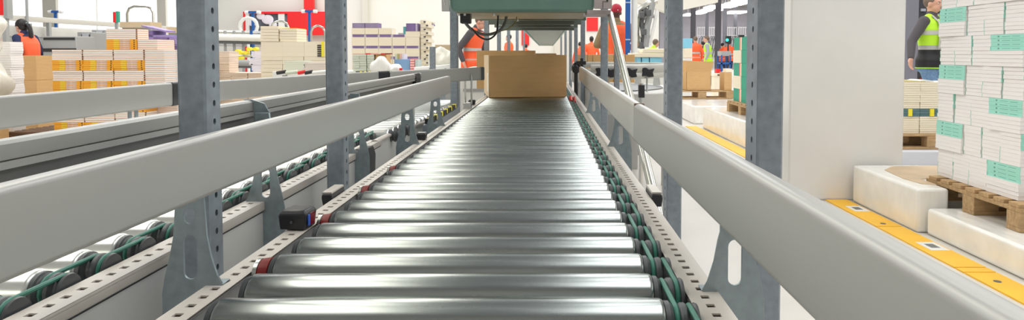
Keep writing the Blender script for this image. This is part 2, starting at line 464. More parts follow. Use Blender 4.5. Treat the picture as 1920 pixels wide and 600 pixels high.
for yy in (2.03, 2.06): m.tube([(-.43, yy, FL+.012), (-.43, yy, zb+.03)], .004, n=8)
m.tube([(-.43, 2.03, FL+.012), (-.43, 2.045, FL+.004), (-.43, 2.06, FL+.012)], .004)
m.build('support_rod', CHROME, gl)
grt = thing('guard_rail', 'long worn grey side rail right of the main rollers, running off the right edge', 'guard rail', (0,0,0))
zt, zb = EYE-.1145, EYE-.2015
m = MB(); m.prism(rrect(.198, .221, zb, zt, .009, 5), -.35, 1.45); m.build('rail', RAILM, grt)
m = MB(); m.prism(rrect(.198, .2205, zb+.003, zt+.0, .008, 5), 1.452, 3.9, dz=.034); o = m.build('rail', RAILW, grt); o['label'] = 'paler worn far length of the rail'
m = MB(); m.prism(rrect(.1985, .2212, zt-.006, zt+.0012, .003, 3), 1.444, 1.456); m.build('joint_cap', mat('rusty joint', (.22,.13,.09), .6), grt)
for y in (.73, 1.88, 2.95): bracket(grt, .183, zb-.004, y, 1, zt-.03)
m = MB()
for yy in (3.3, 3.36): m.tube([(.232, yy, FL+.012), (.232, yy, zb+.04)], .004, n=8)
m.build('support_rod', CHROME, grt)
# rail 2: right rail of second conveyor, seen from its channelled back
g2 = thing('guard_rail', 'grey channelled rail between the two conveyors, behind the near left rail', 'guard rail', (0,0,0))
t0 = EYE-.0905
prof = [(-.575, t0-.075), (-.5585, t0-.075), (-.5585, t0-.066), (-.569, t0-.066), (-.569, t0-.030), (-.5555, t0-.030), (-.5555, t0-.0225), (-.560, t0-.0215), (-.5560, t0-.0205),
        (-.5550, t0-.018), (-.5550, t0-.004), (-.5580, t0-.0005), (-.561, t0), (-.571, t0), (-.575, t0-.003)]
m = MB(); m.prism(prof, -.3, 2.84, dz=.004); m.build('rail', RAILM, g2)
m = MB(); m.prism([(-.568,t0-.064),(-.566,t0-.064),(-.566,t0-.032),(-.568,t0-.032)], -.3, 2.83, dz=.004); m.build('recess_shade', RAILD, g2)  # dark strip paints the shade in the rail's groove
m = MB(); m.prism([(-.577,t0-.06),(-.552,t0-.05),(-.550,t0-.012),(-.556,t0+.004),(-.577,t0+.003)], 2.70, 2.80, dz=.002); m.build('end_cap', BLACK, g2, bevel=.003)
b = bracket(g2, -.5555, t0-.075, 1.18, 1, t0-.02)
m = MB(); m.prism([(.0,-.085),(.034,-.085),(.030,-.022),(.020,-.004),(-.004,.0035),(-.018,.0035),(-.018,.0015),(.0,-.002)], 1.205, 1.209, Matrix.Translation((-.5535, 0, t0))); m.build('rail_clip', ZINCB, g2)
bracket(g2, -.5555, t0-.075, 1.75, 1, t0-.02)
# rail 3
g3 = thing('guard_rail', 'straight light grey rail on the far side of the second conveyor', 'guard rail', (0,0,0))
zt, zb = EYE-.0885, EYE-.1585
m = MB(); m.prism(rrect(-1.15, -1.13, zb, zt, .006, 4), -.2, 1.93); m.build('rail', RAILM, g3)
m = MB(); m.prism(rrect(-1.152, -1.128, zb-.001, zt+.001, .006, 4), 1.93, 1.985); m.build('joint_cap', BLACK, g3)
for y in (.6, 1.78):
    o = MB(); o.box(-1.156, -1.152, y-.02, y-.008, FL-.02, zt-.03); o.box(-1.156,-1.152,y+.008,y+.02,FL-.02,zt-.03); o.box(-1.156,-1.140,y-.02,y+.02,FL-.03,FL+.003); o.build('bracket', ZINCB, g3)
# rail 4 curved
g4 = thing('guard_rail', 'curved grey guard rail sweeping in to the box from the left, with black joint', 'guard rail', (0,0,0))
path = []
for px, py, d in ((392,152,2.03),(416,150.5,2.1),(520,144.5,2.38),(613,138.5,2.62),(705,134,2.85),(780,131,3.0),(845,128.5,3.12),(885,126.5,3.22),(903,125.5,3.27)):
    path.append(at(px, py, d))
def sweep_rail(path, h, t, mb=None):
    mb = mb or MB(); vs = []; prof = rrect(-t/2, t/2, -h, 0, t*.3, 3); n = len(prof)
    for k, p in enumerate(path):
        a = path[max(0, k-1)]; b = path[min(len(path)-1, k+1)]
        d = Vector((b.x-a.x, b.y-a.y, 0)).normalized(); u = Vector((d.y, -d.x, 0))
        for x, z in prof: vs.append(p+u*x+Vector((0,0,z)))
    fs = []
    for k in range(len(path)-1):
        for i in range(n):
            j = (i+1) % n; fs.append((k*n+i, k*n+j, (k+1)*n+j, (k+1)*n+i))
    fs += [tuple(range(n-1,-1,-1)), tuple(range((len(path)-1)*n, len(path)*n))]
    return mb.add(vs, fs)
def lerp(a, b, t): return a+(b-a)*t
fine = []
for a, b in zip(path, path[1:]):
    for i in range(4): fine.append(lerp(a, b, i/4))
fine.append(path[-1])
sweep_rail(fine, .066, .02).build('rail', RAILM, g4)
j0, j1 = at(708,133.6,2.855), at(732,132.6,2.905)
sweep_rail([j0, j1], .069, .024).build('joint_cap', BLACK, g4)
e0, e1 = at(900,125.3,3.26), at(905.5,125.3,3.275)
sweep_rail([e0, e1], .068, .023).build('end_cap', GREYD, g4)
m = MB(); bx = at(872,150,3.2)
for dx in (0, .032): m.tube([(bx.x+dx, bx.y, FL+.02), (bx.x+dx, bx.y, bx.z+.03)], .005)
m.tube([(bx.x, bx.y, FL+.022), (bx.x+.006, bx.y, FL+.006), (bx.x+.026, bx.y, FL+.006), (bx.x+.032, bx.y, FL+.022)], .005)
m.build('support_rod', CHROME, g4)
m = MB(); m.prism([(-.02,0),(.02,0),(.012,.03),(-.012,.03)], bx.y-.03, bx.y+.03, Matrix.Translation((bx.x+.012,0,FL-.001))); m.build('foot', WEB, g4, bevel=.002)
# ------------------------------------------------------------------ sensors
def sensor(px, y, x, w, label, big=True):
    t = thing('photo_sensor', label, 'sensor', (x, y, FL+.001))
    m = MB(); h = w*.72
    m.add([(-w*.5,-w*.42,0),(w*.42,-w*.42,0),(w*.46,w*.42,0),(-w*.46,w*.42,0),(-w*.52,-w*.5,h*.78),(w*.5,-w*.44,h*.78),(w*.52,w*.44,h*.82),(-w*.48,w*.5,h*.82),
           (-w*.4,-w*.36,h),(w*.40,-w*.34,h),(w*.42,w*.36,h),(-w*.36,w*.4,h)],
          [(3,2,1,0),(0,1,5,4),(1,2,6,5),(2,3,7,6),(3,0,4,7),(4,5,9,8),(5,6,10,9),(6,7,11,10),(7,4,8,11),(8,9,10,11)])
    m.build('housing', BLACK, t, bevel=w*.05)
    if big:
        l = MB(); l.box(w*.485, w*.53, -w*.30, -w*.14, h*.18, h*.74); o = l.build('lens', mat('blue lens', (.03,.14,.6), .2), t, bevel=.0008); o['label'] = 'blue lens strip'
        l = MB(); l.box(w*.47, w*.515, -w*.12, w*.30, h*.15, h*.78); o = l.build('reflector', mat('red lens', (.14,.006,.012), .15), t, bevel=.0008); o['label'] = 'dark red window'
        l = MB(); l.cone((-w*.03,-w*.47,h*.42),(-w*.03,-w*.50,h*.42),w*.05); l.build('screw', GREYD, t)
    else:
        l = MB(); l.box(-w*.4,w*.42,-w*.36,w*.38,h,h*1.06); o = l.build('lid', GREYE, t, bevel=.001); o['label'] = 'grey lid'
    return t
s1 = sensor(560, 1.0, -.392, .043, 'black photo sensor with red and blue lens, nearest one on the left frame')
s1.rotation_euler = (0,0,math.radians(-4))
sensor(784, 2.03, -.398, .03, 'small black sensor between two slotted brackets on left frame', False)
sensor(900, 3.42, -.40, .035, 'small grey lidded sensor on left frame beside the brown box', False)
# ------------------------------------------------------------------ posts
def post(x0, y0, h, label, w=.037, d=.041, side=1):
    """upright C profile: front face at y0, perforated face on the side towards the conveyor"""
    t = thing('support_post', label, 'post', (x0, y0, 0), group=None)
    m = MB(); n = int(h/.025)
    xs = w if side > 0 else 0
    # front skin with shallow fold, perforated flank, back lips
    e = .0022
    m.prism([(0,0),(0,0)] if False else rrect(0, .0018, 0, .0018, .0005, 1), 0, 0) if False else None
    def wall(xa, ya, xb, yb, z0=0, z1=None, mi=0):
        z1 = n*.025 if z1 is None else z1
        dx, dy = xb-xa, yb-ya; L = math.hypot(dx, dy); nx, ny = -dy/L*e, dx/L*e
        vs = [(xa,ya,z0),(xb,yb,z0),(xb+nx,yb+ny,z0),(xa+nx,ya+ny,z0),(xa,ya,z1),(xb,yb,z1),(xb+nx,yb+ny,z1),(xa+nx,ya+ny,z1)]
        m.add(vs, [(0,3,2,1),(4,5,6,7),(0,1,5,4),(1,2,6,5),(2,3,7,6),(3,0,4,7)], mi)
    if side > 0:
        r = .004
        wall(r*.3,r*.3,r,0); wall(r,0,w-r,0); wall(w-r,0,w-.001,.003)
        wall(0,d,0,r*.4) if False else wall(.0,r,.0+1e-5,d)
        U0, U1 = .003, d-.003
        perforated(m, (w-.001,0,0), (0,1,0), (0,0,1), (1,0,0), n, .025, U0, U1, .0065, .0085, .003, hc=.0225, corner=.002)
        wall(w-.001,d-.003,w-.004,d); wall(w-.004,d,w-.014,d)
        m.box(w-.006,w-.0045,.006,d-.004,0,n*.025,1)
    else:
        r = .004
        wall(r*.3,.003,r,0); wall(r,0,w-r,0); wall(w-r,0,w-.001,.003); wall(w-.001,.003,w-.001+1e-5,d)
        perforated(m, (.001,0,0), (0,1,0), (0,0,1), (-1,0,0), n, .025, .003, d-.003, .0065, .0085, -.003 if False else .003, hc=.0225, corner=.002)
        wall(.004,d,.001,d-.003); wall(.014,d,.004,d)
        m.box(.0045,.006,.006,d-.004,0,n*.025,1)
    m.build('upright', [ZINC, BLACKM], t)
    # raised ridge on front face
    g = MB(); g.prism([(w*.30,0),(w*.70,0),(w*.66,0),(w*.34,0)], 0, 0) if False else None
    b = MB(); b.box(-.02, w+.02, -.02, d+.02, 0, .006); b.build('base_plate', ZINC, t)
    return t
LP = [(.844,'galvanised post crossing the near left rails, leftmost of the posts'), (1.412,'second galvanised post from the left, between the two left conveyors'), (3.24,'galvanised post where the curved rail meets the main conveyor'),
      (5.0,'thin post of the left row behind the brown box, under the cable loop'), (6.3,'thin post of the left row, second behind the brown box'), (7.9,'thin post of the left row, third behind the brown box'), (10.3,'thin post of the left row, fourth behind the brown box'), (13.2,'thin post of the left row, furthest behind the brown box')]
RP = [(.845,'broad dark galvanised post at right, in front of white pillar'), (1.475,'galvanised post right of the red cap worker, second from the right'), (3.28,'galvanised post under the right end of the green overhead unit'),
      (5.0,'thin post of the right row just right of the overhead tunnel'), (6.2,'thin post of the right row, second behind the brown box'), (7.6,'thin post of the right row, third behind the brown box'), (9.6,'thin post of the right row, fourth behind the brown box'), (12.5,'thin post of the right row, furthest down the tunnel')]
for y, l in LP: post(-.487, y, 2.6 if y < 3 else 1.6, l, side=1)
for y, l in RP: post(.278 if y < 4 else .265, y, 2.6 if y < 3 else 1.6, l, side=-1, d=.052 if y < 2 else .041)
post(at(806,90,4.4).x, 4.4, 1.12, 'short free standing post stub behind the curved guard rail', w=.035, side=1)
post(at(1152,90,4.05).x, 4.05, 1.12, 'short post behind the leaning tube at the curved conveyor', w=.034, side=-1)
# leaning tube
pa, pb = Vector((.303, 3.08, EYE+.19)), Vector((.337, 1.98, EYE-.45))
d = (pb-pa); pend = pa+d*((pa.z-.0)/(-d.z))*1.0
m = MB(); m.cone(pa, pend, .0155, n=20); o = m.build('leaning_tube', TUBEM); tag(o, 'pale round steel tube leaning from the green unit down past the right rail', 'tube')
# ------------------------------------------------------------------ carton on the line
def carton(name, label, w, dp, h, loc, rz, m=CARD, seam=True, group=None, tape=True):
    t = thing(name, label, 'carton', loc, rz, group)
    b = MB(); b.box(0, w, 0, dp, 0, h-.003); b.build('body', m, t, bevel=.002)
    for k, (a, c) in enumerate(((.001, dp/2-.001), (dp/2+.001, dp-.001))):
        f = MB(); f.box(0, w, a, c, h-.003, h); f.build('flap', m, t)
    if tape:
        f = MB(); f.box(-.0006, w+.0006, dp/2-.025, dp/2+.025, h, h+.0006); f.box(-.0008, 0, dp/2-.025, dp/2+.025, h-.06, h+.0006); f.box(w, w+.0008, dp/2-.025, dp/2+.025, h-.06, h+.0006)
        f.build('tape', mat('packing tape', (.55,.38,.2), .3), t)
    return t
p = at(918, 183, 3.70)
bx = carton('shipping_carton', 'large closed brown carton riding on the main rollers at the end of the line', .452, .46, .246, (p.x, p.y, RTOP+.0005), math.radians(9), m=CARD)
m = MB(); m.box(-.004, -.0015, .004, .456, .002, .244); o = m.build('lit_side', CARDI, bx); o['label'] = 'pale cream lit side face of the carton'  # pale panel puts the light on the carton's left side into colour
m = MB(); m.box(-.0055, -.004, .06, .12, .03, .14); o = m.build('shipping_slip', WHITEM, bx); o['label'] = 'white slip on the pale side'
# second carton waiting behind it
carton('shipping_carton', 'brown carton behind the one on the rollers, only its top edge and left corner showing', .42, .34, .276, (at(893,100,4.6).x, 4.62, RTOP+.0005), 0)
carton('shipping_carton', 'small carton far down the tunnel beneath the overhead line', .36, .4, .255, (-.28, 5.3, RTOP+.0005), 0)
# ------------------------------------------------------------------ overhead unit and line
ov = thing('overhead_conveyor', 'green enamelled overhead conveyor unit above the line with dark underside running into the distance', 'conveyor', (0,0,0))
m = MB(); zb = EYE+.196
prof = [(-.435, zb), (.205, zb), (.222, zb+.01), (.262, zb+.30), (.262, zb+.42), (-.49, zb+.42), (-.49, zb+.30), (-.452, zb+.01)]
m.prism(prof, 3.02, 3.30); m.build('drive_housing', GREEN, ov, bevel=.012, seg=3)
m = MB(); m.prism([(-.43,zb-.006),(.20,zb-.006),(.20,zb+.002),(-.43,zb+.002)], 3.05, 3.55); m.build('lit_underside', mat('beige lit underside', (.36,.33,.24), .45, .2, var=.15, scale=4), ov, bevel=.002)  # beige light on the housing's bottom face, put into its colour
m = MB()
zz = EYE+.27
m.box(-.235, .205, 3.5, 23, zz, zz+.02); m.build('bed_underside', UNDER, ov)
m = MB()
for x in (-.26, .215):
    m.box(x-.008, x+.008, 3.3, 23, zz-.01, zz+.09)
m.build('side_channel', GREEN, ov)
for y in (3.9, 4.4, 5.02, 5.6, 6.3):
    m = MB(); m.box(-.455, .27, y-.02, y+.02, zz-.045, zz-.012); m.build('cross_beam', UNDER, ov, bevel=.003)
for x, y in ((-.33,4.0),(-.36,5.0),(.16,3.6),(.2,5.02),(-.2,4.3)):
    m = MB(); m.cone((x,y,zz-.055),(x,y,zz-.043),.012); m.build('bolt', CHROME, ov)
# end bracket plates
m = MB(); m.box(.222, .305, 3.00, 3.012, zb+.012, zb+.5); o = m.build('end_plate', LBLUEG, ov, bevel=.002); o['label'] = 'pinkish steel end plate with a keyed joint'
m = MB(); x0 = .262; y = 2.9985; t = .0018
for (xa, za, xb_, zb_) in ((x0,.012,x0,.045),(x0,.045,x0+.018,.045),(x0+.018,.045,x0+.024,.052),(x0+.024,.052,x0+.018,.059),(x0+.018,.059,x0+.006,.059),(x0+.006,.059,x0+.006,.4)):
    m.box(min(xa,xb_)-t/2, max(xa,xb_)+t/2, y, y+.002, zb+min(za,zb_)-t/2, zb+max(za,zb_)+t/2)
m.build('key_groove', BLACKM, ov)
m = MB(); m.prism([(.19,zb-.012),(.30,zb-.012),(.305,zb+.008),(.19,zb+.008)], 3.02, 3.27); m.build('post_bracket', LBLUEG, ov, bevel=.002)
m = MB(); m.prism([(-.49,zb+.0),(-.455,zb+.0),(-.47,zb+.5),(-.50,zb+.5)], 3.0, 3.02); m.tube([(-.475,3.0,zb+.03),(-.49,2.99,zb+.10),(-.482,3.0,zb+.2)], .004); m.build('spring_clip', CHROME, ov)
for px, py in ((861,26),(872,27),(1095,27),(927,28)):
    q = at(px, py, 3.08); m = MB(); m.cone((q.x,3.08,zb-.016),(q.x,3.08,zb-.005),.009,n=6); m.build('bolt', CHROME, ov)
def hang(name, label, pts, r, mt):
    P = [at(*p) for p in pts]; out = []
    n = len(P)
    for i in range(n-1):
        p0 = P[max(0,i-1)]; p1 = P[i]; p2_ = P[i+1]; p3_ = P[min(n-1,i+2)]
        for k in range(6):
            t = k/6; out.append(.5*((2*p1)+(p2_-p0)*t+(2*p0-5*p1+4*p2_-p3_)*t*t+(3*p1-p0-3*p2_+p3_)*t**3))
    out.append(P[-1])
    return tag(MB().tube(out, r, n=10).build(name, mt), label, 'cable')
hang('hanging_hose', 'thick grey corrugated hose looping under the green overhead unit', [(866,26,3.1),(872,42,3.12),(888,58,3.15),(912,65,3.2),(936,58,3.25),(947,42,3.3),(950,24,3.32)], .0075, CABLE)
hang('hanging_cable', 'thin black cable looping lowest under the green overhead unit', [(884,52,3.12),(898,68,3.14),(915,74,3.18),(930,63,3.2),(933,44,3.22),(934,24,3.22)], .0045, BLACK)
hang('hanging_cable', 'thin olive cable looping under the overhead unit to the right of the hose', [(930,60,3.28),(952,54,3.3),(966,42,3.32),(970,24,3.34)], .003, OLIVE)
m = MB(); q = at(872, 33, 3.11); m.box(q.x-.02, q.x+.03, 3.08, 3.14, q.z-.03, q.z+.035); o = m.build('cable_gland_box', BLACK, bevel=.006); tag(o, 'black connector box under the left end of the green unit', 'connector')
# ------------------------------------------------------------------ the hall
m = MB(); m.box(-22, 20, -4, 47, -.1, 0); struct(m.build('floor', FLOORM))
m = MB(); m.box(-22, 4.2, 24, 24.3, 0, 8); struct(m.build('wall_back', WALLM))
m = MB(); m.box(-22.3, -22, -4, 24.3, 0, 8); struct(m.build('wall_left', WALLM))
m = MB(); m.box(-22, 20, -4.3, -4, 0, 8); struct(m.build('wall_light_blocker', mat('grey light blocker', (.34,.34,.33), .8)))  # unseen wall, added to cut light on surfaces facing the camera
m = MB(); m.box(20, 20.3, -4, 47, 0, 8); struct(m.build('wall_right', WALLM))
m = MB(); m.box(3.9, 4.2, 24.3, 46, 0, 8); struct(m.build('wall_inner', WALLM))
m = MB(); m.box(3.9, 20.3, 46, 46.3, 0, 5); struct(m.build('wall_far', LAV))
m = MB(); m.box(4.2, 20, 27, 46, 4.35, 4.5); struct(m.build('ceiling_far', mat('grey soffit', (.42,.40,.40), .8)))
m = MB(); m.box(4.2, 20, 26.6, 27, 3.9, 4.6); struct(m.build('trim_1', mat('cream beam', (.72,.69,.62), .7)))
n = 1
for px0, px1 in ((83,108),(297,313),(355,372),(680,690),(1040,1062)):
    n += 1; a, b = at(px0,50,23.8), at(px1,50,23.8)
    m = MB(); m.box(a.x, b.x, 23.8, 24, 0, 8); struct(m.build('trim_%d' % n, PILA))
for k, (px0, px1) in enumerate(((12,83),(109,181),(183,297),(314,354))):
    a, b = at(px0,50,23.9), at(px1,50,23.9)
    m = MB(); m.box(a.x+.03, b.x-.03, 23.93, 23.98, 1.9 if k < 4 else 1, 5.5); o = struct(m.build('window_%d' % (k+1), mat('daylit translucent glazing', (.95,.95,.95), .5, emit=(1,1,1), estr=.75)))
# red panel with a window in it
rp = thing('red_wall_panel', 'bright red wall panel with a dark window at its left, above the left conveyors', 'wall panel', (0,0,0))
def R3(px0,px1,py0,py1,d): 
    a = at(px0,py1,d); b = at(px1,py0,d); return a.x, b.x, a.z, b.z
x0,x1,z0,z1 = R3(457,617,22,66,23.6); ya = 23.62
w0,w1,_a,_b = R3(461,540,26,62,23.6)
m = MB(); m.box(x0, w0, ya, ya+.15, z0, z1); m.box(w1, x1, ya, ya+.15, z0, z1); m.box(w0, w1, ya, ya+.15, _b, z1); m.box(w0,w1,ya,ya+.15,z0,_a)
for xx in (x0+.1, x1-.1): m.box(xx-.06, xx+.06, ya, ya+.12, 0, z0)
m.build('panel', REDW, rp)
m = MB(); m.box(w0, w1, ya+.08, ya+.12, _a, _b); m.build('window_glass', GLASSD, rp)
m = MB(); m.box(w1-.35, w1-.12, ya+.02, ya+.1, _a, _b); m.box(w0, w0+.12, ya+.02, ya+.1, _a, _b); m.build('window_post', WHITEM, rp)
m = MB()
for cx, cz, r in ((.22,.42,.2),(.55,.62,.16),(.8,.5,.22),(1.0,.3,.15)):
    m.ell((w0+cx, ya+.3 if False else ya+.05, _a+cz), (r, .02, r*.8))
m.build('window_reflection_clutter', PAPERL, rp)
x0,x1,z0,z1 = R3(572,590,-60,22,23.7)
m = MB(); m.box(x0,x1,23.66,23.8,z0-.05,z1+1.5); tag(m.build('red_wall_stripe', REDW), 'red vertical strip rising to the ceiling above the red panel', 'wall panel')
x0,x1,z0,z1 = R3(1100,1121,33,58,23.94)
m = MB(); m.box(x0,x1,23.95,24,z0,z1); tag(m.build('red_sign', REDW), 'plain red square board on the wall, above the seated orange worker', 'sign')
x0,x1,z0,z1 = R3(978,992,55,85,23.94)
m = MB(); m.box(x0,x1,23.95,24,z0,z1); tag(m.build('red_sign', REDW), 'narrow red board seen between the far left thin posts', 'sign')
# white pillar
a = at(1475,375,4.6)
m = MB(); m.box(1.735, 2.555, 4.56, 5.25, 0, 8); struct(m.build('pillar_right', PILM, bevel=.012))
# yellow floor marking strip, in lengths
def strip(y0, y1, label):
    t = thing('floor_marker_strip', label, 'floor marking', (0,0,0), group='yellow floor strips')
    m = MB(); m.box(2.0, 2.155, y0, y1, .0, .008); m.build('strip', YELM, t)
    return t
segs = [(2.2,3.02),(3.03,3.09),(3.1,3.83),(3.84,4.55)]
lb = ['length of yellow floor strip at the bottom right edge with a dark hole','short yellow floor strip piece between two dark joints, right edge','yellow floor strip with the nearer white barcode label','yellow floor strip with a barcode label ending at the pillar foot']
S = [strip(a, b, l) for (a, b), l in zip(segs, lb)]
strip(5.26, 9.2, 'yellow floor strip beyond the pillar, beside the far wrapped loads')
def floor_label(t, y):
    m = MB(); m.box(2.045, 2.145, y, y+.15, .008, .0095); m.build('label', WHITEM, t)
    m = MB(); yy = y+.045
    for w in (2,1,3,1,2,1,1,3,2,1,2):
        m.box(2.07, 2.12, yy, yy+w*.0022, .0096, .0100); yy += w*.0022+.0028
    m.build('barcode', GREYD, t)
floor_label(S[2], 3.36); floor_label(S[3], 4.20)
for t, y in ((S[0],2.90),(S[3],3.90),(S[0],2.5)):
    m = MB(); m.cone((2.07,y,.0078),(2.07,y,.009),.017,n=16); m.build('screw_hole', GREYD, t)
# ------------------------------------------------------------------ pallets, books, loads
def pallet(label, loc, w=1.2, dp=.8, rz=0, m=WOOD, low=False, group=None):
    t = thing('pallet', label, 'pallet', loc, rz, group)
    for i in range(3):
        for j in range(3):
            b = MB(); x = [0, w/2-.07, w-.14][i]; y = [0, dp/2-.05, dp-.10][j]
            b.box(x, x+.14, y, y+.10, .022, .1); b.build('block', m, t, bevel=.003)
    for j in range(3):
        y = [0, dp/2-.05, dp-.10][j]
        b = MB(); b.box(0, w, y, y+.10, 0, .022); b.build('bottom_board', m, t, bevel=.002)
    for i in range(3):
        x = [0, w/2-.07, w-.14][i]
        b = MB(); b.box(x, x+.14, 0, dp, .1, .122); b.build('stringer_board', m, t, bevel=.002)
    k = 7; g = dp/k
    for j in range(k):
        b = MB(); b.box(-.002, w+.002, j*g+.004, (j+1)*g-.03, .122, .144); b.build('deck_board', m, t, bevel=.003)
    return t
# mint spined booklets: a booklet lies with its spine to -x
def booklet(name, w, l, th, spine_m, spine_w=.0, cover=COVERW, pages=PAPER):
    """w across x (spine at x=0), l along y"""
    o = MB().box(.002, w-.002, .001, l-.001, .0008, th-.0016).build(name, pages)
    c = MB(); c.box(0, w, 0, l, th-.0014, th-.0004); c.box(0, w, 0, l, 0, .0008); c.build('cover', cover, o)
    s = MB(); s.box(-.0008, .0012, 0, l, 0, th-.0006)
    s.build('spine', spine_m, o)
    return o
TW, TL, TT = .150, .245, .0213
bt = booklet('booklet', TW, TL, TT, TEAL)
pr = MB()
pr.box(-.0012,-.0007,.18,.192,.006,.014); pr.box(-.0012,-.0007,.10,.16,.0085,.0105); pr.box(-.0012,-.0007,.03,.085,.0085,.0105)
k = pr.build('spine_print', INK, bt)
def put(src, loc, rz, label, group, cat='book', tilt=0):
    c = inst(src, loc=loc); c.rotation_euler = (0, tilt, rz); c['label'] = label; c['category'] = cat; c['group'] = group
    for ch in src.children:
        k = ch.copy(); COL.objects.link(k); k.parent = c
    return c
pal = pallet('pine pallet on the wrapped load, carrying the mint spined booklets', (2.37, 3.17, .156), w=1.0, dp=.80)
Ztop = .156+.145
XS = 2.425
lay_names = ['lowest','second lowest','third lowest','middle','third from top','second from top','upper','top']
for L in range(7):
    z = Ztop+L*.1712
    y = 3.955
    order = ['S','e','e','e'] if L % 2 == 1 else ['e','e','S' if L % 4 in (0,) else 'S','e']
    if L % 2 == 0: order = ['e','e','e','S']
    for ci, kind in enumerate(order):
        wl = TL if kind == 'S' else TW+.0015
        y0 = y-wl; y = y0-.0012
        jx = R.uniform(-.006,.006)
        for b in range(8):
            zz = z+b*TT
            if kind == 'S':
                top = b >= 4
                lab = ('mint green spined booklets, %s layer of the tall pallet stack' if top else 'white edged booklets beneath the mint spines, %s layer, tall stack') % lay_names[L]
                dx = R.uniform(-.002,.002)-.012*(top is True)*0
                if top: put(bt, (XS+jx+dx, y0, zz), 0, lab, 'mint spined booklets, %s layer' % lay_names[L])
                else: put(bt, (XS+jx+dx+TW-.008, y0+TL, zz), math.pi, lab, 'white edged booklets, %s layer' % lay_names[L])
            else:
                lab = 'white booklets, %s column, %s layer of the tall stack' % (['far corner','second','middle','near'][ci], lay_names[L])
                rz = -math.pi/2 if (b < 4) else math.pi/2
                dx = R.uniform(-.002,.003); dy = R.uniform(-.0015,.0015)
                if rz < 0: put(bt, (XS+jx+dx, y0+TW+dy, zz), rz, lab, 'white booklets column %d of the %s layer' % (ci, lay_names[L]))
                else: put(bt, (XS+jx+dx+TL, y0+dy, zz), rz, lab, 'white booklets column %d of the %s layer' % (ci, lay_names[L]))
for o in [bt]+list(bt.children): bpy.data.objects.remove(o)
# inner core of the tall stack
for L in range(8):
    m = MB(); m.box(XS+.27, XS+.27+.65, 3.2, 3.93, Ztop+L*.1712, Ztop+(L+1)*.1712-.002)
    tag(m.build('booklet_bundle', PAPER), 'white booklet bundle inside the tall pallet stack', 'bundle', 'inner bundles of the tall stack')
def wrapped(label, x0, x1, y0, y1, h, board=True, m=FILM, z=0, name='wrapped_load', bev=.02):
    t = thing(name, label, 'wrapped load', (x0, y0, z))
    w, dpt = x1-x0, y1-y0
    b = MB()
    nx, ny = 10, 10
    b.box(0, w, 0, dpt, 0, h); b.build('film', m, t, bevel=bev, seg=3)
    if board:
        # pale brown board showing through the open top of the wrap
        c = MB(); pts = []
        for i in range(24):
            a = 2*math.pi*i/24; ca, sa = math.cos(a), math.sin(a)
            pts.append((w/2+w*.43*abs(ca)**.6*(1 if ca > 0 else -1), dpt/2+dpt*.42*abs(sa)**.6*(1 if sa > 0 else -1), h))
        vs = pts+[(x, y, h+.0025) for x, y, _ in pts]
        c.add(vs, [(i,(i+1)%24,24+(i+1)%24,24+i) for i in range(24)]+[tuple(range(24,48))]); c.build('kraft_board', KRAFT, t)
    return t
wl1 = thing('wrapped_load', 'low white film wrapped load with brown board top, beside the pillar', 'wrapped load', (2.175, 3.72, 0))
m = MB(); pl = [(0,0),(.185,0),(.187,.265),(1.0,.265),(1.0,.80),(0,.80)]
m.add([(x,y,0) for x,y in pl]+[(x,y,.262) for x,y in pl], [(i,(i+1)%6,6+(i+1)%6,6+i) for i in range(6)]+[tuple(range(5,-1,-1)),tuple(range(6,12))]); m.build('film', FILM, wl1, bevel=.018, seg=3)
c = MB(); pts = [(.08,.30),(.10,.14),(.17,.10),(.178,.12),(.182,.285),(.95,.285),(.93,.72),(.6,.765),(.25,.74),(.12,.6)]
c.add([(x,y,.2615) for x,y in pts]+[(x,y,.265) for x,y in pts], [(i,(i+1)%10,10+(i+1)%10,10+i) for i in range(10)]+[tuple(range(10,20))]); c.build('kraft_board', KRAFT, wl1)
wrapped('low white film wrapped load under the pine pallet with mint booklets', 2.215, 3.4, 2.3, 4.0-.30, .155, board=False)
wrapped('long low wrapped load filling the corner under the far end of the pallet', 2.36, 3.45, 3.705, 3.715, .155, board=False) if False else None
wrapped('low film wrapped load beyond the pillar nearest the yellow strip', 2.2, 3.3, 7.0, 9.0, .30, board=False)
wrapped('film wrapped load far behind, left of the others by the second right post', 1.99+.2, 3.2, 9.5, 11.0, .27, board=False)
t = wrapped('pale blue white wrapped base under the short book stack beside the pillar', 2.9, 4.3, 5.9, 6.7, .156, board=False, m=mat('bluish film', (.66,.68,.74), .3, var=.03, scale=2, stretch=(1,1,30)))
pallet('pine pallet under the short cream book stack right of the pillar', (3.05, 5.95, .157), w=1.15, dp=.7)
x0 = 3.1; z = .157+.145; LW = ['bottom','second','third','upper']
for L, (h, mt, lab) in enumerate(((.16,PAPERC,'cream page pile'),(.075,TEALD,'dark teal spined pile with yellow'),(.06,PAPERC,'thin pale lined pile'),(.19,PAPERC,'tall cream page pile'))):
    for c in range(5):
        m = MB(); w = .2; j = R.uniform(-.004,.004)
        nb = max(2, int(h/.02))
        for b in range(nb): m.box(x0+c*.205+R.uniform(-.002,.002), x0+c*.205+w, 6.0+j+R.uniform(-.002,.002), 6.3, z+b*h/nb, z+(b+1)*h/nb-.0015)
        o = m.build('book_bundle', [mt]); tag(o, '%s, %s layer of the short stack, %s column from pillar' % (lab, LW[L], ['first','second','third','fourth','fifth'][c]), 'book bundle', 'short stack by the pillar')
        if L == 1:
            m = MB(); m.box(x0+c*.205+.09, x0+c*.205+.125, 5.985, 6.0, z+.004, z+h-.004); q = m.build('yellow_label', YELB, o)
    z += h
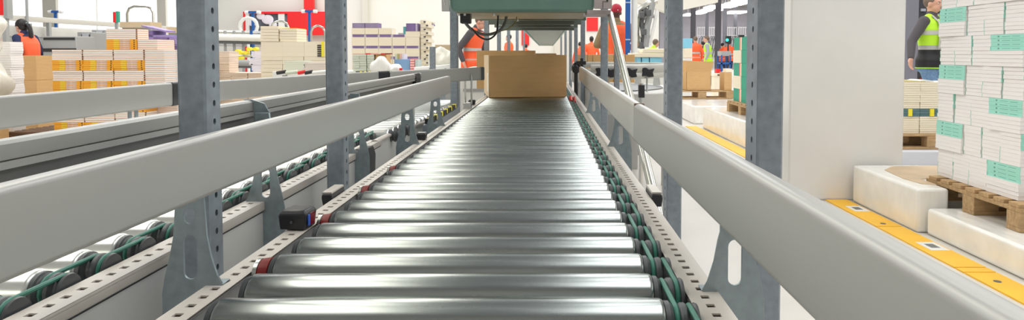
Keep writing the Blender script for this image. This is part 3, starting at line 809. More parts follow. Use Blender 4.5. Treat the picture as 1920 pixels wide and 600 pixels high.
for k, (px, w, mt, rz) in enumerate(((1690,.16,WHITEM,.2),(1716,.34,mat('ochre leaflet', (.70,.62,.30), .6),-.05),(1752,.14,WHITEM,.1))):
    q = at(px,152,5.9); m = MB()
    m.prism([(-w/2,0),(w/2,0),(w/2,.006),(w*.2,.012),(-w*.2,.02),(-w/2,.018 if k == 0 else .008)], -.1, .1)
    o = m.build('leaflet', mt, loc=(q.x, 6.12, z+.001)); o.rotation_euler = (0,0,rz)
    tag(o, ['curled white leaflet on the short stack, nearest the pillar','yellowish leaflet lying on top of the short stack','white leaflet on the short stack beside the tall stack'][k], 'leaflet')
# orange booklet stack, left
OW, OL, OT = .155, .236, .0162
def obook(kind):
    o = MB().box(.001, OL-.001, .001, OW-.001, .001, OT-.003).build('orange_booklet', PAPER)  # one booklet of the orange stack
    if kind == 'page':
        c = MB(); c.box(0, OL, 0, OW, OT-.0028, OT-.0006); c.box(0, OL, 0, OW, 0, .001); c.build('cover', mat('tan cover edge', (.82,.50,.28), .6), o)
        s = MB(); s.box(OL-.004, OL+.001, 0, .012, .003, OT-.003); s.build('spine_tip', mat('dark brown ink', (.15,.06,.02), .6), o)
    else:
        c = MB(); c.box(-.0005, OL, -.001, OW, 0, OT-.0006, 0); q = c.build('cover', ORANGE, o)
        s = MB(); s.box(OL*.44, OL*.78, -.002, -.001, .001, OT-.002); s.build('printed_band', PINKC, o)
        s = MB(); s.box(OL*.24, OL*.42, -.002, -.001, .001, OT-.002); s.build('yellow_block', YELLOWC, o)
        s = MB(); s.box(OL*.90, OL*.94, -.002, -.001, .003, OT-.004); s.build('emblem', mat('dark brown ink', (.15,.06,.02), .6), o)
    return o
oP, oC = obook('page'), obook('cover')
sx = at(102,93,5.0).x; Y0 = 4.98
topz = EYE+7*5/1200*1.0
nlay = 9; lh = 5*OT
base = topz-nlay*lh
pallet('pallet under the orange booklet stack, hidden low behind the rails', (sx-.02, Y0-.02, 0), w=1.2, dp=.8)
m = MB(); m.box(sx, sx+.96, Y0+.003, Y0+.75, .145, base-.001); tag(m.build('paper_ream_block', PAPERC), 'solid base bundle at the foot of the orange booklet stack', 'bundle')
ordn = ['top','second','third','fourth','fifth','sixth','seventh','eighth','ninth']
for L in range(9):
    z = topz-(L+1)*lh
    cov = (L % 2 == 1)
    for c in range(4):
        for b in range(5):
            src = oC if (cov and c < 3) else oP
            lab = '%s booklets, %s column in the %s layer of the orange stack' % ('orange banded' if src is oC else 'white edged', ['left','middle','right','corner'][c], ordn[L])
            w = OL+.001
            if c < 3: put(src, (sx+c*(w+.002), Y0+R.uniform(-.003,.003), z+b*OT), 0, lab, 'orange stack %s layer, column %d' % (ordn[L], c))
            elif L < 5 : put(oP, (sx+.715+OW+.0, Y0+.004+R.uniform(-.002,.002), z+b*OT), math.pi/2, lab, 'orange stack %s layer, column %d' % (ordn[L], c))
    # side columns further back along the right flank
    for d in range(1, 5):
        m = MB()
        for b in range(5): m.box(sx+.62, sx+.871+R.uniform(-.003,.003), Y0+.004+d*.16, Y0+.158+d*.16, z+b*OT+.001, z+(b+1)*OT-.002); m.box(sx+.62, sx+.873, Y0+.002+d*.16, Y0+.16+d*.16, z+(b+1)*OT-.0025, z+(b+1)*OT-.0002, 1)
        o = m.build('booklet_pile', [PAPER, mat('tan cover edge', (.82,.50,.28), .6) if not (L == 1 and d >= 3) else ORANGE]); tag(o, 'pale booklet pile, right flank of orange stack, %s layer, %s' % (ordn[L], ['','nearest','second back','third back','furthest back'][d]), 'booklet pile')
    m = MB(); m.box(sx, sx+.61, Y0+.165, Y0+.7, z, z+lh-.001); tag(m.build('booklet_bundle', PAPER), 'white bundle filling the back of the orange stack, %s layer' % ordn[L], 'bundle')
# upper two layers
ux = at(199,90,5.0).x
for L, src in ((0,oC),(1,oP)):
    for b in range(5): put(src, (ux+L*0, Y0+.03, topz+L*lh+b*OT), 0, '%s booklets in the raised pile on top of the orange stack' % ('orange banded' if L == 0 else 'topmost white edged'), 'raised pile %d on the orange stack' % L)
    if L == 0:
        for b in range(5): put(oP, (ux+OL+.003+OW, Y0+.035, topz+b*OT), math.pi/2, 'white edged booklets beside the raised orange pile, at its right', 'side column of the raised pile')
    else:
        pass
for L in (0,):
    m = MB(); m.box(ux, ux+.2, Y0+.2, Y0+.36, topz+L*lh, topz+(L+1)*lh-.001); tag(m.build('booklet_bundle', PAPER), 'white bundle behind the raised pile on the orange stack, %s' % ('lower' if L == 0 else 'upper'), 'bundle')
for s in (oP, oC):
    for o in list(s.children)+[s]: bpy.data.objects.remove(o)
# purple books behind the orange stack
q = at(272,95,6.0)
m = MB(); m.box(q.x-.06, q.x+.40, 5.98, 6.5, .0, q.z-.001); tag(m.build('paper_block', PAPERC), 'tall plain paper block carrying the purple books, behind the orange stack', 'bundle')
k = 0
for c in range(3):
    for b in range([9,7,6][c]):
        m = MB(); m.box(-.066, .066, -.1, .1, 0, .0205); o = m.build('purple_book', PURPLE if (c+b//3) % 2 == 0 else PURPLEL, loc=(q.x+.02+c*.136, 6.1+R.uniform(-.01,.01), q.z+b*.021))
        o.rotation_euler = (0,0,R.uniform(-.06,.06))
        tag(o, 'purple books piled behind the orange stack, %s pile' % ['left','middle','right'][c], 'book', 'purple books %d' % c)
m = MB(); m.box(-.13,.1,-.08,.08,0,.014); o = m.build('purple_book', PURPLEL, loc=(q.x+.1,6.08,q.z+.9/5)); o.rotation_euler = (0,.22,0); o.location.z = q.z+.196; tag(o, 'loose purple book slipped over the top of the purple piles', 'book')
# generic block of bundles: each bundle one thing
def bundles(name, x0, y0, z0, w, h, dp, cols, rows, mats, lab, cat='book bundle', gap=.003, nl=0, jit=.003, group=None, skip=()):
    cn = ['first','second','third','fourth','fifth','sixth','seventh']; rn = ['bottom','second','third','fourth','fifth','sixth','seventh','eighth','ninth','tenth']
    out = []
    for r in range(rows):
        hh = h[r % len(h)] if isinstance(h, (list,tuple)) else h
        for c in range(cols):
            if (r, c) in skip: continue
            mt = mats[r % len(mats)] if isinstance(mats, list) else mats
            m = MB(); xx = x0+c*w+R.uniform(-jit,jit); n = max(1, nl)
            for b in range(n):
                jx = R.uniform(-jit,jit)*.7; m.box(xx+jx, xx+w-gap+jx, y0+R.uniform(-jit,jit), y0+dp, z0+b*hh/n, z0+(b+1)*hh/n-.0015)
            o = m.build(name, mt)
            tag(o, lab+', %s row, %s column' % (rn[r], cn[c]), cat, group); out.append(o)
        z0 += hh
    return z0
# pale booklet load beyond the first post (px 415-478)
q = at(415,196,6.6)
pallet('pallet under the pale tan edged load seen past the leftmost post', (q.x-.5, q.y, 0), w=1.0, dp=.6)
tan = mat('tan striped paper', (.80,.66,.55), .7, var=.22, scale=1.2, stretch=(1,1,60))
zt_ = bundles('booklet_bundle', q.x-.4, q.y, .146, .17, [.079,.079,.079,.079,.079,.079], .25, 5, 9, tan, 'tan edged booklet bundle behind the leftmost post', nl=5)
bundles('booklet_bundle', q.x-.4, q.y+.02, zt_+.001, .16, .11, .2, 3, 2, tan, 'upper tan edged bundle rising behind the leftmost post', nl=5)
# lavender piles
q = at(468,138,9.0)
m = MB(); m.box(q.x-.02, q.x+.26, q.y-.01, q.y+.3, 0, q.z-.07); tag(m.build('wooden_crate', WOODD), 'dark reddish wooden box beneath the lavender paper piles', 'crate')
for k in range(4):
    m = MB(); z = q.z-.07+k*.097
    for b in range(5): m.box(q.x+.0+(k%2)*.03+R.uniform(-.004,.004), q.x+.20+(k%2)*.01, q.y, q.y+.25, z+b*.0185, z+b*.0185+.0165)
    m.box(q.x+.02, q.x+.045, q.y-.004, q.y, z+.001, z+.012, 1); m.box(q.x+.17, q.x+.195, q.y-.004, q.y, z+.001, z+.012, 1)
    tag(m.build('paper_bundle', [PAPERL, BLACKM]), 'lavender white paper bundle left of the cream stack, %s of four' % ['lowest','second lowest','third','topmost'][k], 'paper bundle')
# cream stack (px 488-612)
q = at(490,170,6.3); zb_ = 0.0; k = 6.3/1200
pallet('dark pallet under the leaning cream book stack', (q.x-.02, q.y, 0), w=.8, dp=.6, m=WOODD)
W = 41*k
z = .146
z = bundles('book_bundle', q.x, q.y, z, W, [.14], .3, 3, 3, PAPERC, 'cream book bundle low in the leaning stack', nl=1)
rem = (EYE-6*k)-z
z = bundles('book_bundle', q.x+.005, q.y, z, W-.006, [rem/2], .3, 3, 2, PAPERC, 'cream book bundle in the middle of the leaning stack', nl=6)
z = bundles('book_bundle', q.x+.002, q.y, z, W, [28*k], .3, 3, 1, PAPERC, 'smooth cream book bundle of the leaning stack', nl=1)
m = MB(); w_ = 41*k
m.box(q.x, q.x+w_, q.y, q.y+.3, z, z+.001)
for b in range(5):
    t = b/5; m.box(q.x+R.uniform(-.003,.003), q.x+.80*w_, q.y, q.y+.28, z+b*5.8*k, z+(b+1)*5.8*k-.002)
tag(m.build('book_bundle', [PAPERC]), 'tallest wavy cream bundle at the top left of the leaning stack', 'book bundle')
for b in range(5): pass
m = MB()
for b in range(5): m.box(q.x+.84*w_+R.uniform(-.003,.003), q.x+1.62*w_, q.y+.02, q.y+.28, z+b*4.9*k, z+(b+1)*4.9*k-.002)
m.box(q.x+.9*w_, q.x+1.6*w_, q.y+.03, q.y+.27, z+24.5*k, z+24.5*k+.004, 1)
tag(m.build('book_bundle', [PAPERC, YELB]), 'cream bundle with yellow top sheet, upper right of the leaning stack', 'book bundle')
m = MB(); zz = EYE-2*k
for b in range(6): m.box(q.x+2.6*w_, q.x+2.78*w_, q.y-.01, q.y+.01, zz-.02+b*3.9*k, zz-.02+b*3.9*k+.011)
tag(m.build('strapped_edge', BLACKM), 'row of dark strap ends on the right side of the leaning cream stack', 'strap')
m = MB(); m.box(q.x+2.79*w_, q.x+2.9*w_, q.y-.012, q.y+.02, zz-.02, zz+24*k); tag(m.build('edge_board', YELB), 'bright yellow upright edge board at right of the leaning cream stack', 'board')
# green grey book piles before the cream stack
q = at(528,131,5.6); k = 5.6/1200
m = MB(); m.box(q.x-.06, q.x+.62, q.y-.05, q.y+.4, 0, q.z-.012); tag(m.build('packing_table', WHITEM, bevel=.005), 'white packing bench below the grey green book piles', 'table')
for c, (w, n, mt) in enumerate(((.175,6,PGRN),(.20,5,mat('rose grey paper', (.62,.54,.50), .7)))):
    for b in range(n):
        m = MB(); m.box(0, w, 0, .2, 0, .0145); m.box(.003, w-.003, -.001, .2, .003, .006, 1)
        tag(m.build('thin_book', [mt, PAPERC], loc=(q.x+c*.18+R.uniform(-.004,.004), q.y+.06, q.z-.011+b*.0148)), ['grey green thin books in front of the cream stack','rose grey thin books beside the green ones'][c], 'book', 'thin books pile %d' % c)
# hazard rod
q = at(519,137,5.2); k = 5.2/1200
hz = thing('hazard_rod', 'red, black and white striped bar lying low before the cream stack', 'bar', (q.x, q.y, q.z))
xx = 0; P_ = [(17,BLACKM),(23,PGRN),(13,REDW),(14,BLACKM),(26,WHITEM),(13,REDW),(8,WHITEM)]
for w, mt in P_:
    m = MB(); m.cone((xx,0,0),(xx+w*k,0,.012+.0),.0145,n=12); m.build('band', mt, hz, bevel=.001); xx += w*k
m = MB(); m.box(.05,.08,-.015,.015,-q.z,-.015); m.box(xx-.08,xx-.05,-.015,.015,-q.z,-.010); m.build('stand', GREYE, hz)
# tall cream and purple stack
D = 8.0; k = D/1200; q = at(660,126,D); bx0 = q.x; by = q.y
pallet('pallet under the tall cream and purple stack, mostly hidden', (bx0, by, 0), w=1.0, dp=.8)
m = MB(); m.box(bx0, bx0+127*k, by+.01, by+.8, .146, EYE-26*k); tag(m.build('paper_block', PAPERC), 'plain cream lower body of the cream and purple stack', 'bundle')
def zpx(py): return EYE+(100-py)*k
rows = [(126,111,5,PAPERC),(111,106,5,PURPLE),(106,90.5,5,PAPERC),(90.5,86,5,PURPLE),(86,69.5,5,PAPERC),(69.5,64.5,4,PURPLE),(64.5,52.5,3,PAPERC)]
for r, (pa_, pb_, nc, mt) in enumerate(rows):
    for c in range(nc):
        m = MB(); w = 25.3*k if nc < 5 or True else 0
        x0_ = bx0+c*w; jj = R.uniform(-.002,.002)
        if mt is PURPLE:
            for b in range(2): m.box(x0_+.012, x0_+w-.018, by+jj, by+.2, zpx(pa_)+b*.0165, zpx(pa_)+b*.0165+.0145)
            m.box(x0_, x0_+w-.002, by+.01, by+.2, zpx(pa_), zpx(pb_)-.001, 1)
        else: m.box(x0_, x0_+w-.004, by+jj, by+.2, zpx(pa_), zpx(pb_)-.0015)
        tag(m.build('book_bundle', [mt, PAPERL]), '%s of the cream purple stack, %s row, %s column' % ('purple spined books' if mt is PURPLE else 'cream book bundle', ['first','second','third','fourth','fifth','sixth','seventh'][r], ['first','second','third','fourth','fifth'][c]), 'book bundle')
for c in range(2):
    for b in range(5):
        m = MB(); m.box(0, 23*k, 0, .2, 0, .0115); m.box(0.002, 23*k, -.002, 0, .0085, .0112, 1)
        tag(m.build('purple_book', [PURPLE, PAPERL], loc=(bx0+c*24*k+.01, by, zpx(52.5)+b*.0125)), 'purple books on top of the tall stack, %s pile' % ['left','right'][c], 'book', 'purple books on the tall stack %d' % c)
m = MB(); m.box(bx0+101*k, bx0+127*k, by, by+.3, zpx(69.5), zpx(59)); tag(m.build('book_bundle', PAPERC), 'cream bundle under the upper right purple books of the tall stack', 'book bundle')
for b in range(8):
    m = MB(); m.box(0, 22*k, 0, .2, 0, .0115); m.box(18*k, 21*k, -.002, 0, .002, .01, 1)
    tag(m.build('purple_book', [PURPLE, PAPERL], loc=(bx0+102*k, by, zpx(58.8)+b*.0125)), 'purple books at the upper right of the tall cream stack', 'book', 'purple books upper right')
m = MB(); m.box(bx0+96*k, bx0+101*k, by+.02, by+.1, zpx(64), zpx(50)); tag(m.build('teal_box', mat('teal box', (.10,.38,.40), .5)), 'small teal box left of the upper right purple books', 'box')
m = MB(); m.box(bx0+110*k, bx0+138*k, by+.51, by+.7, zpx(40), zpx(37)); m.box(bx0+113*k, bx0+138*k, by+.51, by+.7, zpx(45), zpx(41.5), 1); m.box(bx0+104*k,bx0+127*k,by+.31,by+.59,EYE-26*k+.001,zpx(45)); tag(m.build('book_bundle', [PAPERC, PURPLE]), 'topmost cream and purple bundle at the back of the tall stack', 'book bundle')
for r in range(13):
    m = MB(); z0_ = zpx(128)+r*7*k; off = (r % 2)*.03
    m.box(bx0+127.5*k, bx0+129*k+off+.05, by+.05, by+.5, z0_ if r else .146, z0_+6.6*k)
    m.box(bx0+129*k+off+.03, bx0+129*k+off+.054, by+.045, by+.06, z0_+.012, z0_+.03, 1)
    tag(m.build('book_bundle', [PAPERC, GREYF]), 'dotted bundle end on the right flank of the tall stack, step %s' % ['one','two','three','four','five','six','seven','eight','nine','ten','eleven','twelve','thirteen'][r], 'book bundle')
# packing bench with small goods (px 655-850)
D = 5.4; k = D/1200; q = at(655,137,D); tz = q.z
pb = thing('packing_bench', 'white packing bench behind the curved rail, covered with small goods', 'bench', (q.x, q.y, 0))
m = MB(); m.box(-.02, 185*k, 0, 1.1, tz-.04, tz); m.build('bench_top', WHITEM, pb, bevel=.004)
for x in (.02, 180*k-.05):
    for y in (.03, 1.03): m = MB(); m.box(x, x+.04, y, y+.04, 0, tz-.04); m.build('leg', ZINC, pb)
qx = q.x; qy = q.y
bundles('paper_bundle', qx, qy+.1, tz+.001, 13.5*k, [17.5*k, 17.5*k], .2, 3, 2, PGRN, 'pale green paper bundle on the bench left end', nl=4, cat='paper bundle')
m = MB(); m.box(qx, qx+62*k, qy+.1, qy+.35, tz+35.2*k, tz+36.6*k); m.box(qx+24*k, qx+34*k, qy+.098, qy+.35, tz+35.1*k, tz+37.2*k, 1); m.box(qx+54*k, qx+62*k, qy+.098, qy+.35, tz+35.1*k, tz+37.2*k, 1); tag(m.build('cover_sheet', [mat('pink sheet', (.8,.45,.40), .6), REDW]), 'thin red and pink sheet lying over the pale green bundles and cartons', 'sheet')
c_ = carton('small_carton', 'small tan carton behind the white bags on the bench, left one', 10*k, .15, 34.8*k, (qx+42*k, qy+.12, tz+.001), 0, m=CARD, tape=False)
c_ = carton('small_carton', 'small tan carton behind the white bags on the bench, right one', 11*k, .15, 34.8*k, (qx+52.5*k, qy+.12, tz+.001), 0, m=CARD, tape=False)
for j, (mt, nm) in enumerate(((PGRN,'pale green'),(mat('olive spine',(.50,.46,.18),.6),'olive'),(mat('salmon spine',(.86,.52,.45),.6),'salmon'),(PAPERL,'lilac'))):
    m = MB(); m.box(0, 4.3*k, 0, .14, 0, 11*k); tag(m.build('upright_book', mt, loc=(qx+(65+j*4.6)*k, qy+.4, tz+25.2*k)), '%s book standing upright above the light blue box' % nm, 'book')
m = MB(); m.box(0, 32*k, 0, .16, 0, 25*k); tag(m.build('sky_blue_box', BLUEC, loc=(qx+64*k, qy+.38, tz+.001), bevel=.003), 'sky blue box in the middle of the packing bench', 'box')
m = MB(); m.box(0, 9*k, 0, .16, 0, 26*k); 
for j in range(5): m.box(.002, 9*k-.002, -.003, 0, .01+j*5*k, .018+j*5*k, 1)
tag(m.build('pink_box', [PINKR, WHITEM], loc=(qx+97*k, qy+.36, tz+.001)), 'pink red patterned box right of the sky blue box', 'box')
m = MB(); m.box(0, 6*k, 0, .16, 0, 24*k); tag(m.build('grey_box', mat('mint grey box',(.5,.58,.56),.6), loc=(qx+107*k, qy+.36, tz+.001)), 'narrow grey green box right of the pink red box', 'box')
def lumpy(name, label, cat, loc, r, mt, seed=0, sub=3, amp=.18):
    m = MB(); m.ell((0,0,0), r, nu=20, nv=12); rr = random.Random(seed)
    ph = [rr.uniform(0,6) for _ in range(6)]
    vs = []
    for v in m.v:
        x,y,z = v; a = 1+amp*(math.sin(9*x/r[0]*.5+ph[0])*math.sin(7*z/r[2]*.5+ph[1])+.6*math.sin(5*y/r[1]+ph[2]))
        vs.append((x*a, y*a, max(-r[2]*.6, z*a)))
    m.v = vs
    o = m.build(name, mt, loc=(loc[0],loc[1],loc[2]+r[2]*.6), ang=50); return tag(o, label, cat)
lumpy('plastic_bag', 'crumpled white plastic bag on the bench before the cartons', 'bag', (qx+57*k, qy+.02, tz+.001), (.085,.06,.085), FILM, 1)
lumpy('plastic_bag', 'flat white bag on the bench right of the crumpled one', 'bag', (qx+80*k, qy+.05, tz+.001), (.07,.06,.045), FILM, 2)
m = MB(); m.box(0,5*k,0,.02,0,9*k); tag(m.build('red_tag', REDW, loc=(qx+93*k, qy+.02, tz+.001)), 'tiny red tag at the edge of the packing bench', 'tag')
m = MB(); m.prism([(0,0),(58*k,0),(70*k,.0),(72*k,.075),(50*k,.06),(0,.045)], 0, .3); tag(m.build('sloped_cover', WHITEM, loc=(qx+112*k, qy+.2, tz+.001), bevel=.008), 'white sloped machine cover at the right end of the bench', 'cover')
lumpy('plastic_bag', 'heap of white film behind the sloped cover near the blue post', 'bag', (at(828,110,6.1).x, 6.05, tz+.001), (.11,.1,.13), FILMC, 3)
for px, l in ((797,'black clamp left of the post stub on the bench edge'),(826,'black clamp right of the post stub on the bench edge')):
    a = at(px,128,5.3); m = MB(); m.prism([(-.04,0),(.045,0),(.05,.012),(.01,.028),(-.02,.020),(-.045,.018)], -.02, .02); m.ell((.02,0,.03),(.012,.015,.010)); tag(m.build('clamp', BLACK, loc=(a.x, qy+.03, tz+.001)), l, 'clamp')
ys = MB(); ys.box(0,32*k,0,.02,0,.014)
for j in range(3): ys.box((8+j*8)*k,(11.5+j*8)*k,-.002,.0,.0,.016,1)
tag(ys.build('hazard_edge', [BLACKM, YELB], loc=(qx+12*k, qy+.0, tz+.001)), 'black and yellow edge strip at the left front of the bench', 'strip')
a = at(816,104,7.0); kk = 7.0/1200
c_ = carton('beige_carton', 'beige carton on a support behind the bench, left of the blue post', 29*kk, .3, 20*kk, (a.x, a.y, a.z), 0, m=CARDI, tape=True)
m = MB(); m.box(a.x, a.x+29*kk, a.y, a.y+.3, 0, a.z-.001); tag(m.build('carton_stand', GREYE), 'plain grey stand carrying the beige carton', 'stand')
a = at(862,140,5.6); b = at(915,140,5.6)
t = thing('machine_cover', 'white low machine cover behind the curved rail, left of the brown box', 'machine', (a.x, a.y, 0))
m = MB(); m.prism([(0,.3),(b.x-a.x,.3),(b.x-a.x,.93),(.05,.93),(0,.86)], 0, .5); m.build('housing', WHITEM, t, bevel=.02)
m = MB(); m.box(.03,b.x-a.x-.02,-.006,0,.72,.745); m.box(.03,b.x-a.x-.02,-.006,0,.60,.615); m.build('seam', GREYE, t)
for x in (.03,b.x-a.x-.07):
    m = MB(); m.box(x,x+.04,.05,.09,0,.3); m.box(x,x+.04,.41,.45,0,.3); m.build('leg', GREYE, t)
# left edge: wrapped bundle, paper, cartons
a = at(0,180,4.7)
wl = MB()
for z in range(0, 26):
    pass
def wrapbag(label, x1, y0, z0, h, w, seed, bul):
    m = MB(); n = 18; rows = 12; rr = random.Random(seed); vs = []; ph = [rr.uniform(0,6) for _ in range(5)]
    for j in range(rows+1):
        t = j/rows; f = 1-.22*(abs(2*t-1)**3)+.05*math.sin(t*9+ph[0])
        for i in range(n):
            a_ = 2*math.pi*i/n; c_, s_ = math.cos(a_), math.sin(a_)
            e = .55; X = abs(c_)**e*(1 if c_ > 0 else -1); Yv = abs(s_)**e*(1 if s_ > 0 else -1)
            wob = 1+.06*math.sin(3*a_+ph[1]+t*4)+.05*math.sin(7*a_+ph[2]-t*6)
            vs.append((x1-w/2+X*w/2*f*wob, y0+.25+Yv*.25*f*wob, z0+h*t))
    fs = [(j*n+i, j*n+(i+1)%n, (j+1)*n+(i+1)%n, (j+1)*n+i) for j in range(rows) for i in range(n)]
    fs += [tuple(range(n-1,-1,-1)), tuple(range(rows*n, rows*n+n))]
    m.add(vs, fs); o = m.build('film_wrapped_bundle', FILMC, ang=60); return tag(o, label, 'wrapped bundle')
wx = at(27,100,4.95).x
wrapbag('crumpled film wrapped bundle at the left edge, uppermost', wx-.04, 4.5, EYE-.03, .36, .55, 3, 1)
wrapbag('crumpled film wrapped bundle at the left edge, under the uppermost', wx-.01, 4.5, EYE-.03-.36, .355, .55, 5, 1)
m = MB(); m.box(wx-.6, wx-.06, 4.55, 4.95, .146, EYE-.03-.362); tag(m.build('brown_carton', CARD), 'plain carton under the film wrapped bundles at the left edge', 'carton')
pallet('pallet under the film wrapped bundles at the left edge', (wx-.6, 4.5, 0), w=.9, dp=.6, m=WOODD)
a = at(22,78,5.25); kk = 5.25/1200
for j in range(7):
    z = a.z-(j+1)*.115; m = MB()
    for b in range(6): m.box(a.x-.3, a.x-.018+.006*math.sin(b*.6)+R.uniform(-.002,.002), a.y, a.y+.13, z+b*.019, z+(b+1)*.019-.001)
    tag(m.build('paper_ream', PAPER), 'white paper ream beside the film wrapped bundle, number %s from the top' % ['one','two','three','four','five','six','seven'][j], 'paper ream')
m = MB(); m.box(a.x-.3, a.x-.018, a.y, a.y+.13, .0, a.z-7*.115-.001); tag(m.build('ream_stand', WOODD), 'dark wooden stand under the white reams', 'stand')
a = at(42,104,5.75); b = at(67,104,5.75)
hh = (a.z-.146)/4
for j in range(4):
    c_ = carton('brown_carton', 'brown carton under the dark haired worker, %s of the pile' % ['topmost','second','third','lowest'][j], .34, .225, hh-.001, (b.x-.34, a.y, a.z-(j+1)*hh), 0, m=CARD, tape=False)
pallet('worn dark pallet under the brown cartons at left', (b.x-.6, a.y-.02, 0), w=.7, dp=.5, m=WOODD)
q = at(60,262,5.0); 
for j, z in enumerate((0,.146,.292)): pallet('empty dark worn pallet left of the orange stack, %s of three' % ['bottom','middle','top'][j], (sx-.41, 5.02, z), w=.36, dp=.5, m=WOODD)
# ------------------------------------------------------------------ left background machinery
lc = thing('elevated_conveyor', 'long pale elevated conveyor running along the left wall behind the cartons', 'conveyor', (0,0,0))
XB = -9.8
m = MB(); m.prism(rrect(XB-.03, XB+.03, EYE+.60, EYE+.70, .01), 9.4, 23); m.build('side_beam', mat('warm grey beam',(.55,.53,.48),.45), lc)
m = MB(); m.prism(rrect(XB-.5, XB-.1, EYE+.30, EYE+.525, .03), 9.4, 23); m.build('conveyor_body', mat('pale grey body',(.60,.59,.56),.5,var=.08,scale=2), lc, )
m = MB(); m.box(XB-.5, XB-.08, 9.4, 23, EYE+.225, EYE+.30); m.build('drip_edge', GREYE, lc)
for y in (9.6, 11, 12.6, 15, 18, 21):
    m = MB(); m.box(XB-.03, XB+.03, y, y+.06, 0, EYE+.60); m.build('leg', GREYE, lc)
for j, (px0, px1, py0, py1, d, lab) in enumerate(((80,143,68,97,9.6,'grey flat panel housing with dark slots above the orange stack left'),(145,172,60,100,10.2,'grey stepped housing beside the flat panel housing'),(172,199,56,92,10.8,'dark slotted grey housing behind the raised orange pile'))):
    x0_,x1_,z0_,z1_ = R3(px0,px1,py0,py1,d); t = thing('machine_housing', lab, 'machine', (0,0,0)); y_ = at(px0,80,d).y
    m = MB(); m.box(x0_,x1_,y_,y_+.4,0,z1_); m.build('housing', mat('mid grey enamel',(.38,.385,.38),.5,var=.05,scale=2), t, bevel=.01)
    m = MB(); hh = z1_-z0_
    if j == 0: m.box(x0_+.02,x1_-.02,y_-.01,y_,z1_-.055,z1_-.02); m.box(x0_,x1_,y_-.01,y_,z0_,z0_+.05)
    else:
        for i in range(4): m.box(x0_+(i%2)*.08, x0_+(i%2)*.08+.12, y_-.02, y_, z0_+.04+i*hh*.22, z0_+.04+i*hh*.22+.035)
    m.build('slot', BLACKM, t)
    if j: 
        m = MB()
        for i in range(3): m.box(x0_+((i+1)%2)*.1, x0_+((i+1)%2)*.1+.1, y_-.03, y_, z0_+.10+i*hh*.24, z0_+.16+i*hh*.24)
        m.build('bin', mat('pale blue grey bin',(.50,.52,.56),.5), t)
def hoop(px0, px1, py0, py1, d, label, mt=TUBEM, r=.02):
    a, b = at(px0,py0,d), at(px1,py0,d); y = a.y; c = .12
    P = [(a.x,y,0),(a.x,y,a.z-c),(a.x+c*.3,y,a.z-c*.3),(a.x+c,y,a.z),(b.x-c,y,a.z),(b.x-c*.3,y,a.z-c*.3),(b.x,y,a.z-c),(b.x,y,0)]
    return tag(MB().tube(P, r, n=8).build('tube_hoop', mt), label, 'guard hoop')
hoop(238,287,12,50,11,'tall pale tube hoop above the orange stack')
hoop(508,541,40,60,12,'grey tube hoop before the dark window of the red panel')
hoop(583,609,48,68,12,'small grey tube hoop in front of the red panel, left of second post')
def tstand(px, py0, w, label, d=13, lamps=True):
    a = at(px,py0,d); t = thing('service_stand', label, 'stand', (a.x, a.y, 0))
    m = MB(); m.box(-.024,.024,-.02,.02,0,a.z); m.build('pole', BLUEM, t)
    m = MB(); m.box(-.08,.08,-.03,.03,a.z-.045,a.z); m.build('crossbar', BLUEM if lamps else GREYE, t)
    if lamps:
        for s in (-1,1): m = MB(); m.cone((s*.08,0,a.z-.02),(s*.16,0,a.z-.03),.035,n=12); m.build('lamp_can', WHITEM, t, bevel=.01)
tstand(474,21,16,'blue pole with crossbar left of the dark window')
tstand(580,19,16,'blue T shaped pole with two white cans before the red panel')
tstand(104,20,16,'short blue bracket pole against the pilaster at upper left', d=14)
tstand(757,62,16,'thin grey T shaped stand right of the cream and purple stack', d=10, lamps=False)
a = at(212,42,11); m = MB(); m.box(0,.05,0,.05,0,.18); m.box(.05,.09,0,.05,0,.19,1); m.box(.02,.06,.01,.04,-a.z,0,2); tag(m.build('signal_box', [REDW, PGREEN, GREYE], loc=a), 'small red and green signal box on a stem above the orange stack', 'signal')
a = at(0,28,9); m = MB(); m.box(-.05,.05,0,.1,0,.6); m.box(.05,.1,0,.1,-.05,.6,1); m.box(-.02,.06,.02,.08,-a.z,-.05,1); tag(m.build('fire_extinguisher_post', [REDW, GREYE], loc=a), 'red and grey post item at the top left corner', 'post')
a = at(50,0,12); m = MB(); m.cone((a.x,a.y,EYE+.56),(a.x,a.y,3.6),.022,n=10); m.box(a.x-.05,a.x+.05,a.y-.05,a.y+.05,0,EYE+.56); tag(m.build('thin_pole', GREYE), 'thin grey pole rising against the bright window at far left', 'pole')
for px0,px1,py,d,l in ((225,282,41,10.3,'flat tan carton lying on the elevated line under the tall hoop'),(312,334,51,10.5,'small tan carton on the elevated line beside leftmost post')):
    x0_,x1_,z0_,z1_ = R3(px0,px1,py,py+11,d); m = MB(); m.box(0,x1_-x0_,0,.3,0,z1_-z0_); o = m.build('flat_carton', CARDI, loc=(x0_,at(px0,py,d).y,z0_)); tag(o, l, 'carton'); m = MB(); m.box(.02,x1_-x0_-.02,.02,.28,-z0_,0); m.build('stand', GREYE, o)
# framework with rollers (px 415-500)
fw = thing('sorting_frame', 'grey tubular sorting frame with yellow tipped rollers left of the cream stack', 'machine', (0,0,0))
for py, d, r, mt in ((60,10,.03,TUBEM),(70,9.8,.055,WHITEM),(79,9.8,.02,GREYD),(104,9.6,.022,TUBEM),(117,9.4,.05,GREYE),(124,9.4,.02,GREYD)):
    a, b = at(408,py,d), at(492,py+2,d); m = MB(); m.cone(a, b, r, n=12); m.build('cross_tube', mt, fw)
for px in (422, 439, 456, 471):
    a = at(px,60,9.85); m = MB(); m.cone((a.x,a.y,0),(a.x,a.y,a.z+.02),.022,n=10); m.build('upright', GREYE if px != 471 else BLUEM, fw)
for px, py in ((453,99),(463,99),(452,109),(468,92),(480,92),(447,96)):
    a = at(px,py,9.5); m = MB(); m.cone((a.x,a.y-.05,a.z),(a.x,a.y+.05,a.z),.028,n=10); m.build('yellow_tip', YELB, fw)
